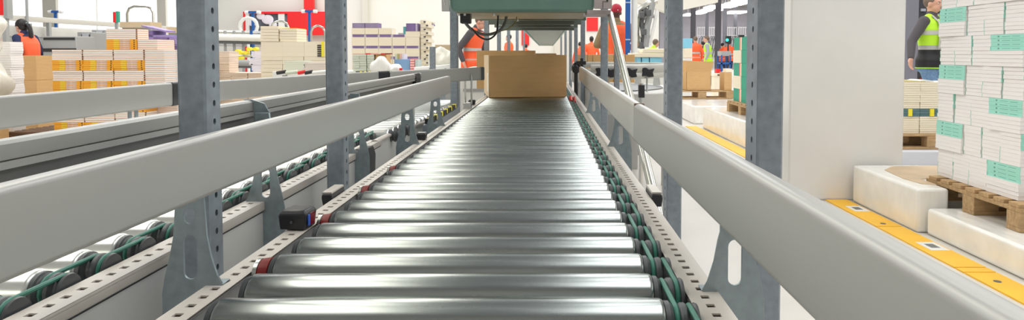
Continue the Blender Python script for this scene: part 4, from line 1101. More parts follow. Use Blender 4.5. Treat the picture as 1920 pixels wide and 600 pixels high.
a = at(466,50,11.5); m = MB(); m.tube([(a.x+.16*math.cos(t*.5236), a.y, a.z+.16*math.sin(t*.5236)) for t in range(12)], .03, closed=True); m.cone((a.x,a.y,0),(a.x,a.y,a.z-.16),.03); tag(m.build('hose_reel', WHITEM), 'round white hose reel in front of the dark window', 'reel')
# blue rack posts
for px0, px1, d, l in ((844.5,852,9.5,'blue rack upright left of the orange vest man'),(1173,1182,9.5,'blue rack upright right of the red cap worker'),(967,969.5,12,'thin blue upright between the far left posts')):
    x0_,x1_,_,_ = R3(px0,px1,0,10,d); t = thing('rack_upright', l, 'rack post', (x0_, at(px0,50,d).y, 0)); w = x1_-x0_
    m = MB(); m.box(0,w,0,.05,0,3.4); m.build('upright', BLUEM, t, bevel=.003)
    for z in (.7,1.25,1.8,2.35): m = MB(); m.box(-.002,w+.002,-.003,0,z,z+.018); m.build('seam_band', mat('pale blue line',(.45,.55,.7),.5), t)
x0_,x1_,_,_ = R3(1183,1195,0,10,9.6); m = MB(); m.prism(rrect(0,x1_-x0_,0,.1,.02),0,0) if False else m.cone(((x0_+x1_)/2,9.6,0),((x0_+x1_)/2,9.6,3.4),(x1_-x0_)/2,n=16); tag(m.build('white_column_pipe', WHITEM), 'white round pipe beside the blue upright at the red cap worker', 'pipe')
# ------------------------------------------------------------------ curved conveyor on the right
cc = thing('curved_conveyor', 'pale curved conveyor with double rail bending right behind the main rail', 'conveyor', (0,0,0))
def bend(x0, ya, xr, yb, z, n=10):
    cx, cy, ry = xr-.42, (ya+yb)/2, (yb-ya)/2; P = [(x0,ya,z)]
    for i in range(n+1):
        t = -math.pi/2+math.pi*i/n; P.append((cx+.42*math.cos(t), cy+ry*math.sin(t), z))
    return P+[(x0,yb,z)]
zr = EYE-.10
m = MB(); m.tube(bend(.30,4.35,.93,5.7,zr), .022, n=10, flat=(.014,.024)); m.build('upper_rail', mat('cream rail',(.56,.55,.51),.35,.1), cc)
m = MB(); m.tube(bend(.30,4.35,.93,5.7,zr-.055), .018, n=10, flat=(.012,.02)); m.build('lower_rail', mat('cream rail',(.56,.55,.51),.35,.1), cc)
m = MB(); P = bend(.30,4.2,1.02,5.85,0); vs = []
for x,y,z in P: vs += [(x,y,FL-.14),(x,y,FL+.005),(x,y,FL+.005)]
nP = len(P)
vs = [(x,y,FL-.13) for x,y,z in P]+[(x,y,FL+.01) for x,y,z in P]
fs = [(i,i+1,nP+i+1,nP+i) for i in range(nP-1)]+[(0,nP,2*nP-1,nP-1),tuple(range(nP,2*nP)),tuple(range(nP-1,-1,-1))]
m.add(vs, fs); m.build('bed_skirt', mat('pale skirt',(.58,.58,.55),.4), cc, bevel=.006)
Pi = bend(.30,4.42,.90,5.63,0); m = MB(); m.add([(x,y,FL+.0105) for x,y,z in Pi]+[(x,y,FL+.018) for x,y,z in Pi], [(i,i+1,nP+i+1,nP+i) for i in range(nP-1)]+[(0,nP,2*nP-1,nP-1),tuple(range(nP,2*nP)),tuple(range(nP-1,-1,-1))]); m.build('belt', mat('grey conveyor belt',(.27,.28,.29),.5), cc)
for i, (x, y) in enumerate(((.42,4.35),(.565,4.35),(.69,4.42),(.25+.12,4.36))):
    m = MB(); m.prism([(-.045,-.03),(-.01,-.022),(.01,-.034),(.045,-.03),(.038,.0),(.05,.028),(.01,.02),(-.01,.034),(-.04,.028),(-.03,0)], -.022, .022, Matrix.Translation((x,y-.02,zr-.03))); m.build('rail_clamp', BLACK, cc, bevel=.004)
    m = MB(); m.cone((x,y-.02,FL),(x,y-.02,zr-.05),.006,n=8); m.build('clamp_rod', CHROME, cc)
for x, y in ((.5,4.3),(.85,4.5),(.95,5.1),(.8,5.8),(.45,5.8)):
    m = MB(); m.box(x-.03,x+.03,y-.01,y+.01,0,FL-.13); m.build('leg', WEB, cc)
for x,y in ((.80,5.6),(.92,5.35)):
    m = MB(); m.prism([(-.03,0),(.03,0),(.018,.13),(-.018,.13)], y-.005, y+.005, Matrix.Translation((x,0,FL+.01))); m.build('rail_foot', WEB, cc)
a = at(1202,165,4.1); m = MB(); m.cone((a.x,4.08,0),(a.x,4.08,a.z+.03),.014); m.box(a.x-.018,a.x+.018,4.06,4.1,a.z-.06,a.z+.02,1); tag(m.build('clamp_stand', [CHROME, BLACK]), 'thin rod with black foot clamp before the curved conveyor', 'stand')
# black drive at the start of the curved conveyor
a = at(1080,125,4.6); m = MB(); m.ell((a.x,a.y,a.z-.01),(.032,.035,.042)); m.box(a.x+.0,a.x+.07,a.y-.03,a.y+.02,a.z+.015,a.z+.04); m.box(a.x+.03,a.x+.05,a.y-.02,a.y+.01,a.z-.02,a.z+.06); m.cone((a.x,a.y,0),(a.x,a.y,a.z-.04),.014); tag(m.build('rail_knob', BLACK), 'black clamp knob at the far tip of the right rail', 'knob')
a = at(1088,135,5.95); m = MB(); m.prism(rrect(-.08,.17,0,.12,.03), 0, .2, Matrix.Translation((a.x,a.y,FL))); m.box(a.x-.05,a.x+.14,a.y+.05,a.y+.18,0,FL-.001); tag(m.build('conveyor_end_housing', WEB), 'pale rounded housing where the right rail ends', 'housing')
# cartons along behind the curve
D = 6.6; k = D/1200
st_ = thing('carton_shelf', 'low grey shelf carrying the row of cartons behind the curved conveyor', 'shelf', (at(1083,150,D).x, 6.58, 0))
m = MB(); m.box(0,.66,0,.5,.70,.74); m.build('shelf_board', GREYE, st_)
for x in (.02,.6): m = MB(); m.box(x,x+.04,.02,.48,0,.70); m.build('leg', GREYE, st_)
xc = at(1083,150,D).x; x = xc
for w, l in ((11,'narrow carton at the left end of the row behind the curve'),(8,'thin pale carton second in the row behind the curve'),(10,'small carton third in the row behind the curve'),(75*.52,'wide carton in the middle of the row behind the curve'),(22,'carton with pale tape before the blue upright'),(18,'last carton at the right end of the row behind the curve')):
    ww = w*k; carton('brown_carton', l, ww-.003, .3, .30, (x, 6.62, .741), 0, m=CARD if w != 8 else CARDI, tape=w in (22,)); x += ww
carton('brown_carton', 'carton low under the curved rails between the clamps', .28, .3, .13, (at(1135,150,6.3).x, 6.25, .74-.13), 0, tape=False)
m = MB(); a = at(1135,150,6.3); m.box(a.x,a.x+.28,6.25,6.55,0,.609); tag(m.build('low_stand', GREYE), 'grey stand under the low carton behind the curve', 'stand')
# light blue cartons and white tops (px 1197-1245)
D = 8.2; k = D/1200; a = at(1195,121,D); b = at(1246,121,D)
m = MB(); m.box(a.x-.05,b.x+.1,a.y,a.y+.6,0,a.z); tag(m.build('packing_table', WHITEM, bevel=.01), 'white table holding the light blue cartons right of blue upright', 'table')
x = a.x
for j, w in enumerate((9,15,24)):
    m = MB(); m.box(0,w*k-.012,0,.3,0,13*k); tag(m.build('light_blue_carton', BLUEL, loc=(x, a.y+.02, a.z+.001), bevel=.004), 'light blue carton on the white table, %s of three' % ['narrowest','middle','widest'][j], 'carton'); x += w*k
m = MB(); m.box(0,.42,0,.35,0,.055); m.box(.15,.45,0,.35,.057,.11); tag(m.build('pale_parcel', PAPERC, loc=(a.x-.08, a.y+.0, a.z+13*k+.003), bevel=.008), 'pale flat parcels on top of the light blue cartons', 'parcel')
# grey machine at px 1195-1235
mm = thing('overhead_machine', 'tangled grey machine with ducts high behind the blue upright at right', 'machine', (0,0,0)); D = 13
for pts, r, mt in (([(1195,90),(1193,60),(1197,20),(1215,6),(1232,2)],.06,TUBEM),([(1210,88),(1213,50),(1220,20),(1224,0)],.07,GREYE),([(1204,92),(1206,66),(1203,40),(1210,15)],.05,GREYD),([(1217,85),(1226,50),(1232,18)],.035,WHITEM),([(1199,70),(1216,64)],.03,TUBEM),([(1202,35),(1226,30)],.04,GREYE)):
    m = MB(); m.tube([at(x,y,D) for x,y in pts], r, n=8); m.build('duct', mt, mm)
for px, py in ((1203,28),(1216,24),(1207,60),(1200,85)):
    a = at(px,py,D-.2); m = MB(); m.box(a.x-.05,a.x+.05,a.y-.05,a.y+.1,a.z-.06,a.z+.06); m.build('fitting', GREYD, mm, bevel=.01)
a = at(1206,95,D); m = MB(); m.box(a.x-.1,a.x+.12,a.y,a.y+.3,0,a.z); m.build('base', WHITEM, mm)
# beige header above right
x0_,x1_,z0_,z1_ = R3(1190,1262,-30,24,14); m = MB(); 
m.add([(x0_,14,z0_+.25),(x1_,14,z0_-.05),(x1_,14,z1_),(x0_,14,z1_),(x0_,14.3,z0_+.25),(x1_,14.3,z0_-.05),(x1_,14.3,z1_),(x0_,14.3,z1_)], [(0,1,2,3),(7,6,5,4),(0,4,5,1),(1,5,6,2),(2,6,7,3),(3,7,4,0)]); struct(m.build('trim_8', mat('cream beam', (.72,.69,.62), .7)))
x0_,x1_,z0_,z1_ = R3(1278,1345,-30,18,20); m = MB()
m.add([(x0_,20,z0_-.02),(x1_,20,z0_+.22),(x1_,20,z1_),(x0_,20,z1_),(x0_,20.3,z0_-.02),(x1_,20.3,z0_+.22),(x1_,20.3,z1_),(x0_,20.3,z1_)], [(0,1,2,3),(7,6,5,4),(0,4,5,1),(1,5,6,2),(2,6,7,3),(3,7,4,0)]); struct(m.build('trim_9', mat('cream beam', (.72,.69,.62), .7)))
# ------------------------------------------------------------------ right hall, far
for px, w, d, py, l in ((1234,5,30,0,'dark column just left of the second right post'),(1300,8,32,0,'dark column at left of the far right hall'),(1325.5,5,40,0,'thin dark column behind the group of workers'),(1347,9,30,0,'nearest dark column in the far right hall'),(1359.5,6,38,0,'dark column right of the nearest one'),(1379,5,42,0,'faint column behind the green signal lamps')):
    a = at(px,100,d); ww = w*d/1200
    t = thing('steel_column', l, 'column', (a.x, a.y, 0)); m = MB(); m.box(-ww/2,ww/2,0,ww,0,4.3); m.build('shaft', DARKC, t); m = MB(); m.box(-ww*.7,ww*.7,-ww*.2,ww*1.2,0,.05); m.build('base_plate', DARKC, t)
for j, (px, py, d, w) in enumerate(((1290,28,42,.5),(1311,24,38,.6),(1323,20,36,.5),(1335,14,34,.6),(1360,12,36,1.0),(1380,7,34,.9),(1393,1,32,.8),(1379,23.5,42,1.1),(1355,18,44,.2))):
    a = at(px,py,d); t = thing('fluorescent_lamp', 'lit fluorescent lamp under the far hall ceiling, %s' % ['lowest at left end','second from left','third from left','fourth from left','wide one right of the column','wide one second right of column','topmost at right','long low one at the right','tiny one beside the column'][j], 'ceiling lamp', (a.x, a.y, a.z))
    m = MB(); m.box(-w/2,w/2,-.7,.7,-.05,.04); m.build('tube', LAMP, t, bevel=.03)
    m = MB(); m.box(-w/2,w/2,-.75,.75,.04,.09); m.build('housing', WHITEM, t); 
    m = MB(); m.cone((0,0,.09),(0,0,max(.1,4.35-a.z)),.02,n=6); m.build('hanger', GREYE, t)
# wire racks
for j, (px, d) in enumerate(((1316,41),(1334,41),(1372,41),(1393,41))):
    a = at(px,100,d); t = thing('wire_rack', 'grey wire rack against the far lavender wall, %s' % ['behind orange vested pair','behind the yellow vested worker','below the long low lamp','behind the green white stack'][j], 'rack', (a.x, a.y, 0))
    m = MB(); 
    for i in range(5): m.cone((-.28+i*.14,0,.0),(-.28+i*.14,0,2.75),.014,n=6)
    for z in (.6,1.2,1.7,2.2,2.7): m.cone((-.3,0,z),(.3,0,z),.014,n=6)
    m.build('mesh_frame', WHITEM, t)
    m = MB()
    for i in range(4):
        m.tube([(-.25+i*.14,-.05,1.3),(-.2+i*.14,-.2,2.0),(-.08+i*.14,-.3,2.15),(.05+i*.12,-.3,1.7)], .022, n=6)
        m.tube([(-.25+i*.14,-.05,.8),(-.15+i*.14,-.2,1.4),(0+i*.12,-.3,1.2)], .022, n=6)
    m.build('bent_tube', GREYD, t)
for px, py, l in ((1363.5,75,'green signal lamp on a black head, left of the pair'),(1388,73,'green signal lamp above the green and white stack')):
    a = at(px,py,22); t = thing('signal_lamp', l, 'signal lamp', (a.x,a.y,a.z)); m = MB(); m.ell((0,0,0),(.05,.03,.05)); m.build('lens', LGREEN, t); m = MB(); m.box(-.02,.15,.02,.2,-.12,.14); m.cone((.06,.1,-a.z),(.06,.1,-.12),.03,n=8); m.build('signal_head', BLACK, t, bevel=.01)
# blue cart
a = at(1362,135,18); bc = thing('roll_cart', 'blue wheeled cart with grey basket below the green signal lamps', 'cart', (a.x,a.y,0))
m = MB()
for x in (-.14,.1): 
    for y in (0,.4): m.box(x-.02,x+.02,y-.02,y+.02,.1,1.0)
m.box(-.16,.14,-.02,.42,.75,.79); m.box(-.16,.14,-.02,.42,.15,.19); m.build('cart_frame', BLUEM, bc)
m = MB(); m.box(-.15,.13,.0,.4,.98,1.12); m.build('basket', GREYE, bc)
for x in (-.14,.1): m = MB(); m.cone((x-.015,0,.05),(x+.015,0,.05),.05,n=12); m.build('wheel', BLACK, bc)
m = MB(); m.box(-.28,-.16,.0,.15,0,.62); m.box(-.26,-.18,-.01,0,.1,.2,1); tag(m.build('red_canister', [REDW, YELB], loc=(a.x,a.y,0)), 'red box with yellow spot left of the blue cart', 'box')
# carton on pallet beyond the second right post
D = 11.0; k = D/1200; a = at(1287,163,D)
z0_ = .272
pallet('pine pallet beneath the open brown carton past the second right post, lower', (at(1283,180,D).x-.25, a.y-.05, z0_), w=1.1, dp=.5)
zc = z0_+.146
m = MB(); hb = a.z-zc
pallet('pine pallet directly under the open brown carton', (at(1283,180,D).x-.25, a.y-.05, zc), w=1.1, dp=.5) if hb > .12 else None
zc2 = zc+.146 if hb > .12 else zc
oc = thing('open_carton', 'open brown carton with raised flaps on the pallet past the second right post', 'carton', (a.x, a.y, zc2))
m = MB(); w = 46*k; h = 35*k; m.box(0,w,0,.004,0,h); m.box(0,w,.396,.4,0,h); m.box(0,.004,0,.4,0,h); m.box(w-.004,w,0,.4,0,h); m.box(0,w,0,.4,0,.004); m.build('body', CARD, oc)
m = MB(); m.add([(0,0,h),(w,0,h),(w+.03,-.05,h+.17),(-.01,-.05,h+.18),(0,.004,h),(w,.004,h),(w+.03,-.046,h+.17),(-.01,-.046,h+.18)], [(0,1,2,3),(7,6,5,4),(0,4,5,1),(1,5,6,2),(2,6,7,3),(3,7,4,0)]); m.build('flap', CARD, oc)
m = MB(); m.add([(0,.396,h),(w,.396,h),(w+.04,.45,h+.17),(-.01,.45,h+.19),(0,.4,h),(w,.4,h),(w+.04,.454,h+.17),(-.01,.454,h+.19)], [(0,1,2,3),(7,6,5,4),(0,4,5,1),(1,5,6,2),(2,6,7,3),(3,7,4,0)]); m.build('flap', CARD, oc)
a2 = at(1358,160,D); carton('brown_carton', 'small carton with pale strip beside the green and white stack', .13, .3, 34*k, (a2.x, a2.y, zc2), 0, tape=False)
carton('pale_parcel', 'pale yellowish parcel on top of the small carton by the green stack', .10, .2, .06, (a2.x+.03, a2.y, zc2+34*k+.001), 0, m=PAPERC, tape=False)
m = MB(); m.box(0,.24,0,.3,0,.06); m.box(.09,.2,-.01,0,.01,.05,1); m.box(.02,.22,.02,.28,-.85,0,0); tag(m.build('white_crate', [PAPERC, WOODD], loc=(at(1338,143,15).x, 15, at(1338,143,15).z), bevel=.004), 'white crate with dark slot behind the open carton', 'crate')
D = 12.5; k = D/1200; a = at(1283,108,D)
for j, (pa_, pb_, mt, l) in enumerate(((90,72,BLUEL,'light blue carton above a cream one past the second right post'),(108.5,90.5,PAPERC,'cream carton under the light blue one past the second right post'))):
    z0_ = at(0,pa_,D).z; z1_ = at(0,pb_,D).z; m = MB(); m.box(0,15*k,0,.3,0,z1_-z0_); tag(m.build('square_carton', mt, loc=(a.x, a.y, z0_), bevel=.004), l, 'carton')
m = MB(); m.box(a.x,a.x+15*k,a.y,a.y+.3,0,at(0,109,D).z); tag(m.build('carton_stand', WHITEM), 'white support under the cream and blue cartons', 'stand')
# green and white striped stack on its own pallet
pallet('small pine pallet under the green and white stack', (2.37, 7.3, .301), w=.8, dp=1.1)
y = 8.36; zz0 = .301+.146; hh = .17; LN = ['lowest','second','third','fourth','topmost']
for L in range(5):
    for c in range(3):
        wcol = .34; yy = 8.3-(c+1)*wcol
        m = MB(); X0 = 2.425
        white = (c == 0 and L in (1,3))
        z = zz0+L*.162
        if white: m.box(X0-.01, X0+.4, yy, yy+wcol-.004, z, z+.16, 1)
        else:
            m.box(X0, X0+.4, yy, yy+wcol-.004, z, z+.16, 0); m.box(X0-.002, X0, yy+.04, yy+.09, z, z+.16, 2)
            if c == 0: m.box(X0-.003, X0, yy+.0, yy+.04, z, z+.16, 1)
        tag(m.build('green_carton', [PGREEN, PAPERC, CORAL]), '%s green carton of the green and white stack, %s from the far end' % (LN[L], ['first','second','third'][c]), 'carton')
# dark grey bay behind the yellow vested man
m = MB(); a, b = at(1686,50,12), at(1722,50,12); m.box(a.x, b.x, a.y, a.y+.4, 0, 4.2); struct(m.build('pillar_bay', mat('blue grey column',(.20,.20,.24),.6)))
m = MB(); a, b = at(1722,50,13), at(1790,50,13); t = thing('machine_rack', 'dark machine rack with lights behind the yellow vested man', 'machine', (a.x,a.y,0))
W_ = b.x-a.x
m.box(0,W_,0,.5,0,3.2); m.build('cabinet', mat('very dark rack',(.05,.05,.06),.6), t)
m = MB()
for j in range(14):
    x = R.uniform(.02,W_-.2); z = R.uniform(1.2,2.3); m.box(x,x+R.uniform(.05,.18),-.04,0,z,z+R.uniform(.02,.07))
m.build('fitting', mat('pale fitting',(.42,.44,.50),.4), t)
m = MB(); m.box(.02,.45,-.06,0,1.05,1.12); m.box(.05,.4,-.06,0,.45,.55); m.build('red_strip', mat('dull red',(.35,.05,.05),.5), t)
m = MB(); m.box(.02,.2,-.07,-.01,.72,.88); m.build('grey_label', GREYE, t)
# ------------------------------------------------------------------ people
def remesh(mb, name, m, parent, vox, sm=6):
    me = mb.mesh('tmp', m, smooth=False); t = bpy.data.objects.new('tmp', me); COL.objects.link(t)
    r = t.modifiers.new('r', 'REMESH'); r.mode = 'VOXEL'; r.voxel_size = vox; r.use_smooth_shade = True
    if sm: s = t.modifiers.new('s', 'SMOOTH'); s.iterations = sm; s.factor = .5
    dg = bpy.context.evaluated_depsgraph_get()
    me2 = bpy.data.meshes.new_from_object(t.evaluated_get(dg)); me2.name = name
    bpy.data.objects.remove(t)
    me2.materials.clear(); me2.materials.append(m)
    o = bpy.data.objects.new(name, me2); COL.objects.link(o); o.parent = parent
    return o
def limb(mb, pts, rs):
    for i, (p, r) in enumerate(zip(pts, rs)): mb.ell(p, (r,r,r), nu=14, nv=9)
    for i in range(len(pts)-1): mb.cone(pts[i], pts[i+1], rs[i], rs[i+1], n=14)
def loft(mb, rings, n=24):
    vs = []
    for z, rx, ry, cx, cy in rings:
        for i in range(n):
            a = 2*math.pi*i/n; c, s = math.cos(a), math.sin(a); e = .8
            vs.append((cx+rx*abs(c)**e*(1 if c > 0 else -1), cy+ry*abs(s)**e*(1 if s > 0 else -1), z))
    k = len(rings)
    fs = [(j*n+i, j*n+(i+1)%n, (j+1)*n+(i+1)%n, (j+1)*n+i) for j in range(k-1) for i in range(n)]+[tuple(range(n-1,-1,-1)), tuple(range((k-1)*n,k*n))]
    mb.add(vs, fs)
def hand(mb, w, d, up, s=1.0):
    """palm and five fingers from wrist w pointing along d"""
    w = Vector(w); d = Vector(d).normalized(); side = d.cross(Vector(up)).normalized(); nrm = side.cross(d)
    L = .085*s
    for i in range(4):
        b = w+side*(.027-.018*i)*s
        limb(mb, [w+side*(.012-.008*i)*s, b+d*L], [.017*s,.013*s])
        ln = [.062,.072,.068,.052][i]*s; f0 = b+d*L; f1 = f0+d*ln*.5+nrm*.010*s; f2 = f1+d*ln*.42+nrm*.022*s
        limb(mb, [f0,f1,f2], [.0095*s,.0085*s,.007*s])
    t0 = w+side*.03*s+d*.02*s; t1 = t0+side*.026*s+d*.035*s+nrm*.01*s; t2 = t1+side*.006*s+d*.03*s+nrm*.012*s
    limb(mb, [t0,t1,t2], [.013*s,.0105*s,.0085*s])
def person(label, loc, rz, H=1.76, skin=SKIN, hairm=HAIRB, shirt=GREYF, trous=NAVY, vestm=HIO, vbands=(.98,1.16), el=None, wr=None, lean=0., yaw=0., pitch=0., hair='short', vox=.009, female=False, step=.10, vest_cut=.84, band_m=REFL, vmat=None, cross=False):
    S = H/1.76; t = thing('person', label, 'person', loc, rz)
    el = el or ((-.27,.0,1.16),(.27,.0,1.16)); wr = wr or ((-.30,.08,.92),(.30,.08,.92))
    sc_ = lambda p: Vector(p)*S
    sw = .90 if female else 1.
    def bendp(p):
        p = Vector(p); f = max(0, p.z/S-.95); return Vector((p.x, p.y+lean*f*f/.6, p.z-abs(lean)*f*f*.25))
    sh = [bendp(sc_((s*.185*sw,0,1.435))) for s in (-1,1)]
    E = [sc_(e) for e in el]; W_ = [sc_(w) for w in wr]
    hip = [sc_((s*.09,0,.90)) for s in (-1,1)]; kn = [sc_((s*.10,.02+s*step*.6,.49)) for s in (-1,1)]; an = [sc_((s*.10,-.02+s*step,.085)) for s in (-1,1)]
    rings = [(.84,.165,.115,0),(.93,.172,.120,0),(1.02,.150,.108,.0),(1.10,.143,.104,0),(1.22,.163,.115,.0),(1.33,.182,.120,.0),(1.41,.190,.105,-.004),(1.46,.150,.085,-.008),(1.495,.085,.065,-.01)]
    def torso(mb, inf=0., z0=0, z1=9):
        rr = []
        for z, rx, ry, cy in rings:
            if z < z0 or z > z1: continue
            q = bendp(sc_((0,cy,z))); rr.append((q.z, (rx*sw)*S+inf, ry*S+inf, 0, q.y))
        loft(mb, rr)
    nk = bendp(sc_((0,-.005,1.50))); hd0 = bendp(sc_((0,.0,1.57)))
    Rm = Matrix.Rotation(yaw, 4, 'Z') @ Matrix.Rotation(-pitch, 4, 'X')
    HC = hd0+Vector((0, .015, .085*S))
    piv = nk+Vector((0,0,.05))
    def hp(x, y, z): return piv+Rm.to_3x3() @ (Vector((x,y,z))*S+HC-piv)
    b = MB(); torso(b)
    limb(b, [nk-Vector((0,0,.03)), hp(0,-.02,-.07)], [.058*S,.052*S])
    R3x = Rm
    b.ell(hp(0,-.012,.02), (.074*S,.094*S,.098*S), M=R3x, nu=18, nv=12); b.ell(hp(0,.022,-.05), (.056*S,.062*S,.068*S), M=R3x, nu=16, nv=10)
    b.ell(hp(0,.092,-.022), (.013*S,.018*S,.022*S), M=R3x); b.ell(hp(0,.083,-.075),(.022*S,.012*S,.016*S), M=R3x)
    for s in (-1,1): b.ell(hp(s*.076,-.008,-.01), (.010*S,.020*S,.032*S), M=R3x)
    b.ell(hp(0,.078,.022),(.05*S,.016*S,.010*S), M=R3x)
    for i in (0,1):
        limb(b, [sh[i], E[i], W_[i]], [.054*S,.042*S,.028*S]); d = W_[i]-E[i]; hand(b, W_[i], d, (0,1,.2), S*1.0)
        limb(b, [hip[i], kn[i], an[i]], [.085*S,.055*S,.038*S]); limb(b, [an[i]-Vector((0,.03,.045)), an[i]+Vector((0,.13,-.05))], [.04*S,.032*S])
    remesh(b, 'body', skin, t, vox, 3)
    if shirt:
        b = MB(); torso(b, .010); 
        for i in (0,1): limb(b, [sh[i], E[i], E[i]+(W_[i]-E[i])*.88], [.066*S,.054*S,.040*S])
        limb(b, [nk-Vector((0,0,.03)), nk+Vector((0,0,.03))], [.07*S,.064*S])
        remesh(b, 'shirt', shirt, t, vox*1.2, 4)
    b = MB(); 
    loft(b, [(.80*S,.172*S,.13*S,0,0),(.90*S,.182*S,.132*S,0,0),(.98*S,.170*S,.124*S,0,0)])
    for i in (0,1): limb(b, [hip[i]-Vector((0,0,.03)), kn[i], an[i]+Vector((0,0,.02))], [.102*S,.07*S,.055*S])
    remesh(b, 'trousers', trous, t, vox*1.3, 4)
    b = MB()
    for i in (0,1): limb(b, [an[i]+Vector((0,-.04,-.035)), an[i]+Vector((0,.06,-.04)), an[i]+Vector((0,.15,-.05))], [.052*S,.05*S,.036*S])
    remesh(b, 'shoe', BLACK, t, vox*1.2, 3)
    if vestm:
        b = MB(); rr = []
        for z, rx, ry, cy in [(vest_cut,.178,.135,0),(.95,.178,.132,0)]+[r for r in rings if 1.0 < r[0] < 1.47]:
            q = bendp(sc_((0,cy,z))); rr.append((q.z, (rx*(.93 if z > 1.38 else 1.04)*sw)*S+.018, ry*S+.022, 0, q.y))
        loft(b, rr); 
        for s in (-1,1): limb(b, [bendp(sc_((s*.075,.0,1.47))), bendp(sc_((s*.13,-.0,1.44)))], [.062*S,.06*S])
        remesh(b, 'vest', vmat or vestm, t, vox*1.2, 4)
        for z in vbands:
            b = MB(); q = bendp(sc_((0,0,z))); 
            a_ = [r for r in rings if r[0] <= z][-1]; c_ = [r for r in rings if r[0] > z][0]; f = (z-a_[0])/(c_[0]-a_[0])
            rx = ((a_[1]*(1-f)+c_[1]*f)*1.04*sw)*S+.022; ry = (a_[2]*(1-f)+c_[2]*f)*S+.027
            loft(b, [(q.z-.028,rx,ry,0,q.y),(q.z+.028,rx,ry,0,q.y)], 32); o = b.build('reflective_band', band_m, t, ang=80)
        if cross:
            for s in (-1,1):
                b = MB(); pts = [bendp(sc_((s*.085,.142+.0,1.10))), bendp(sc_((s*.085,.150,1.22))), bendp(sc_((s*.085,.152,1.33))), bendp(sc_((s*.088,.132,1.42))), bendp(sc_((s*.09,.05,1.505)))]
                b.tube(pts, .02, n=6, flat=(.022,.008)); b.build('reflective_band', band_m, t)
    # face
    for s in (-1,1):
        b = MB(); b.ell(hp(s*.031,.077,.004), (.012*S,.008*S,.007*S), M=R3x, mi=0); b.ell(hp(s*.031,.083,.004), (.0055*S,.004*S,.0055*S), M=R3x, mi=1); b.build('eye', [WHITEM, BLACK], t)
        b = MB(); b.ell(hp(s*.031,.084,.022), (.017*S,.007*S,.004*S), M=R3x); b.build('eyebrow', hairm, t)
    b = MB(); b.ell(hp(0,.089,-.064), (.022*S,.008*S,.005*S), M=R3x); b.build('mouth', mat('lips', (.35,.10,.08), .5), t)
    if hair == 'cap':
        b = MB(); b.ell(hp(0,-.014,.045), (.084*S,.104*S,.088*S), M=R3x, nu=20, nv=12); b.v = [v for v in b.v]
        b.ell(hp(0,.10,.045), (.065*S,.055*S,.010*S), M=R3x); b.build('cap', CAPR, t, ang=60)
        b = MB(); b.ell(hp(.0,-.118,.03), (.008,.004,.008)); b.build('cap_mark', WHITEM, t)
    else:
        b = MB(); g = .006 if hair == 'short' else .014
        b.ell(hp(0,-.026,.036), ((.076+g)*S,(.092+g)*S,(.092+g)*S), M=R3x, nu=20, nv=12)
        if hair == 'pony':
            b.ell(hp(0,-.06,-.02), (.070*S,.06*S,.075*S), M=R3x)
        o = remesh(b, 'hair', hairm, t, vox, 2)
        if hair == 'pony':
            b = MB(); b.tube([hp(0,-.115,.03), hp(0,-.16,.01), hp(.0,-.185,-.06), hp(0,-.19,-.14), hp(0,-.185,-.22)], .03, n=10, flat=(.034,.03)); b.build('ponytail', hairm, t)
            b = MB(); b.ell(hp(0,-.128,.028), (.03,.012,.03), M=R3x); b.build('hair_clip', TEAL, t)
    return t
# man in orange vest, left of the cable loop: walks to the right, head bowed
a = at(884,100,10.3)
person('man in orange vest with grey sleeves, head bowed, walking right under the cable loop', (a.x, a.y, 0), -math.pi/2-.35, H=1.70, skin=SKIN, hairm=HAIRB, shirt=GREYF, trous=GREYF,
       el=((-.25,.10,1.16),(.27,-.10,1.17)), wr=((-.22,.30,1.02),(.25,-.02,.95)), lean=.2, pitch=.4, yaw=0, vbands=(.97,1.16))
# dark haired woman at left
a = at(57,100,10.6)
person('woman with dark ponytail, orange vest and navy sleeves, facing left behind the cartons', (a.x, a.y, 0), math.pi/2-.15, H=1.62, skin=SKIN, hairm=HAIRD, shirt=NAVY, trous=NAVY,
       el=((-.25,-.05,1.14),(.24,.02,1.14)), wr=((-.2,.22,1.05),(.2,.24,1.05)), lean=.22, pitch=.12, hair='pony', female=True, vbands=())
# red cap worker from behind
a = at(1156,100,9.9)
person('worker in crimson cap and orange vest seen from behind at the leaning tube', (a.x, a.y, 0), .12, H=1.80, skin=SKIND, hairm=HAIRD, shirt=BROWNF, trous=NAVY,
       el=((-.30,.03,1.16),(.30,.02,1.16)), wr=((-.14,.17,1.13),(.20,.28,1.08)), lean=.05, hair='cap', vbands=(.99,))
# man in yellow vest at right
vm = mat('yellow and black vest', (.5,.86,.03), .6, bands=(2.0, [(0,(.42,.80,.03)),(.875,(.012,.012,.014)),(1.10,(.42,.42,.40)),(1.155,(.50,.86,.03))]))
a = at(1746,100,8.3)
person('man in yellow and black vest and blue jeans striding right behind the tall stack', (a.x, a.y, 0), math.pi+.55, H=1.80, skin=SKIN, hairm=HAIRB, shirt=GREYF, trous=JEANS,
       el=((-.27,-.02,1.17),(.31,-.08,1.18)), wr=((-.28,.12,.95),(.41,-.03,.955)), yaw=-.0, vmat=vm, vbands=(1.29,), cross=True, step=.16)
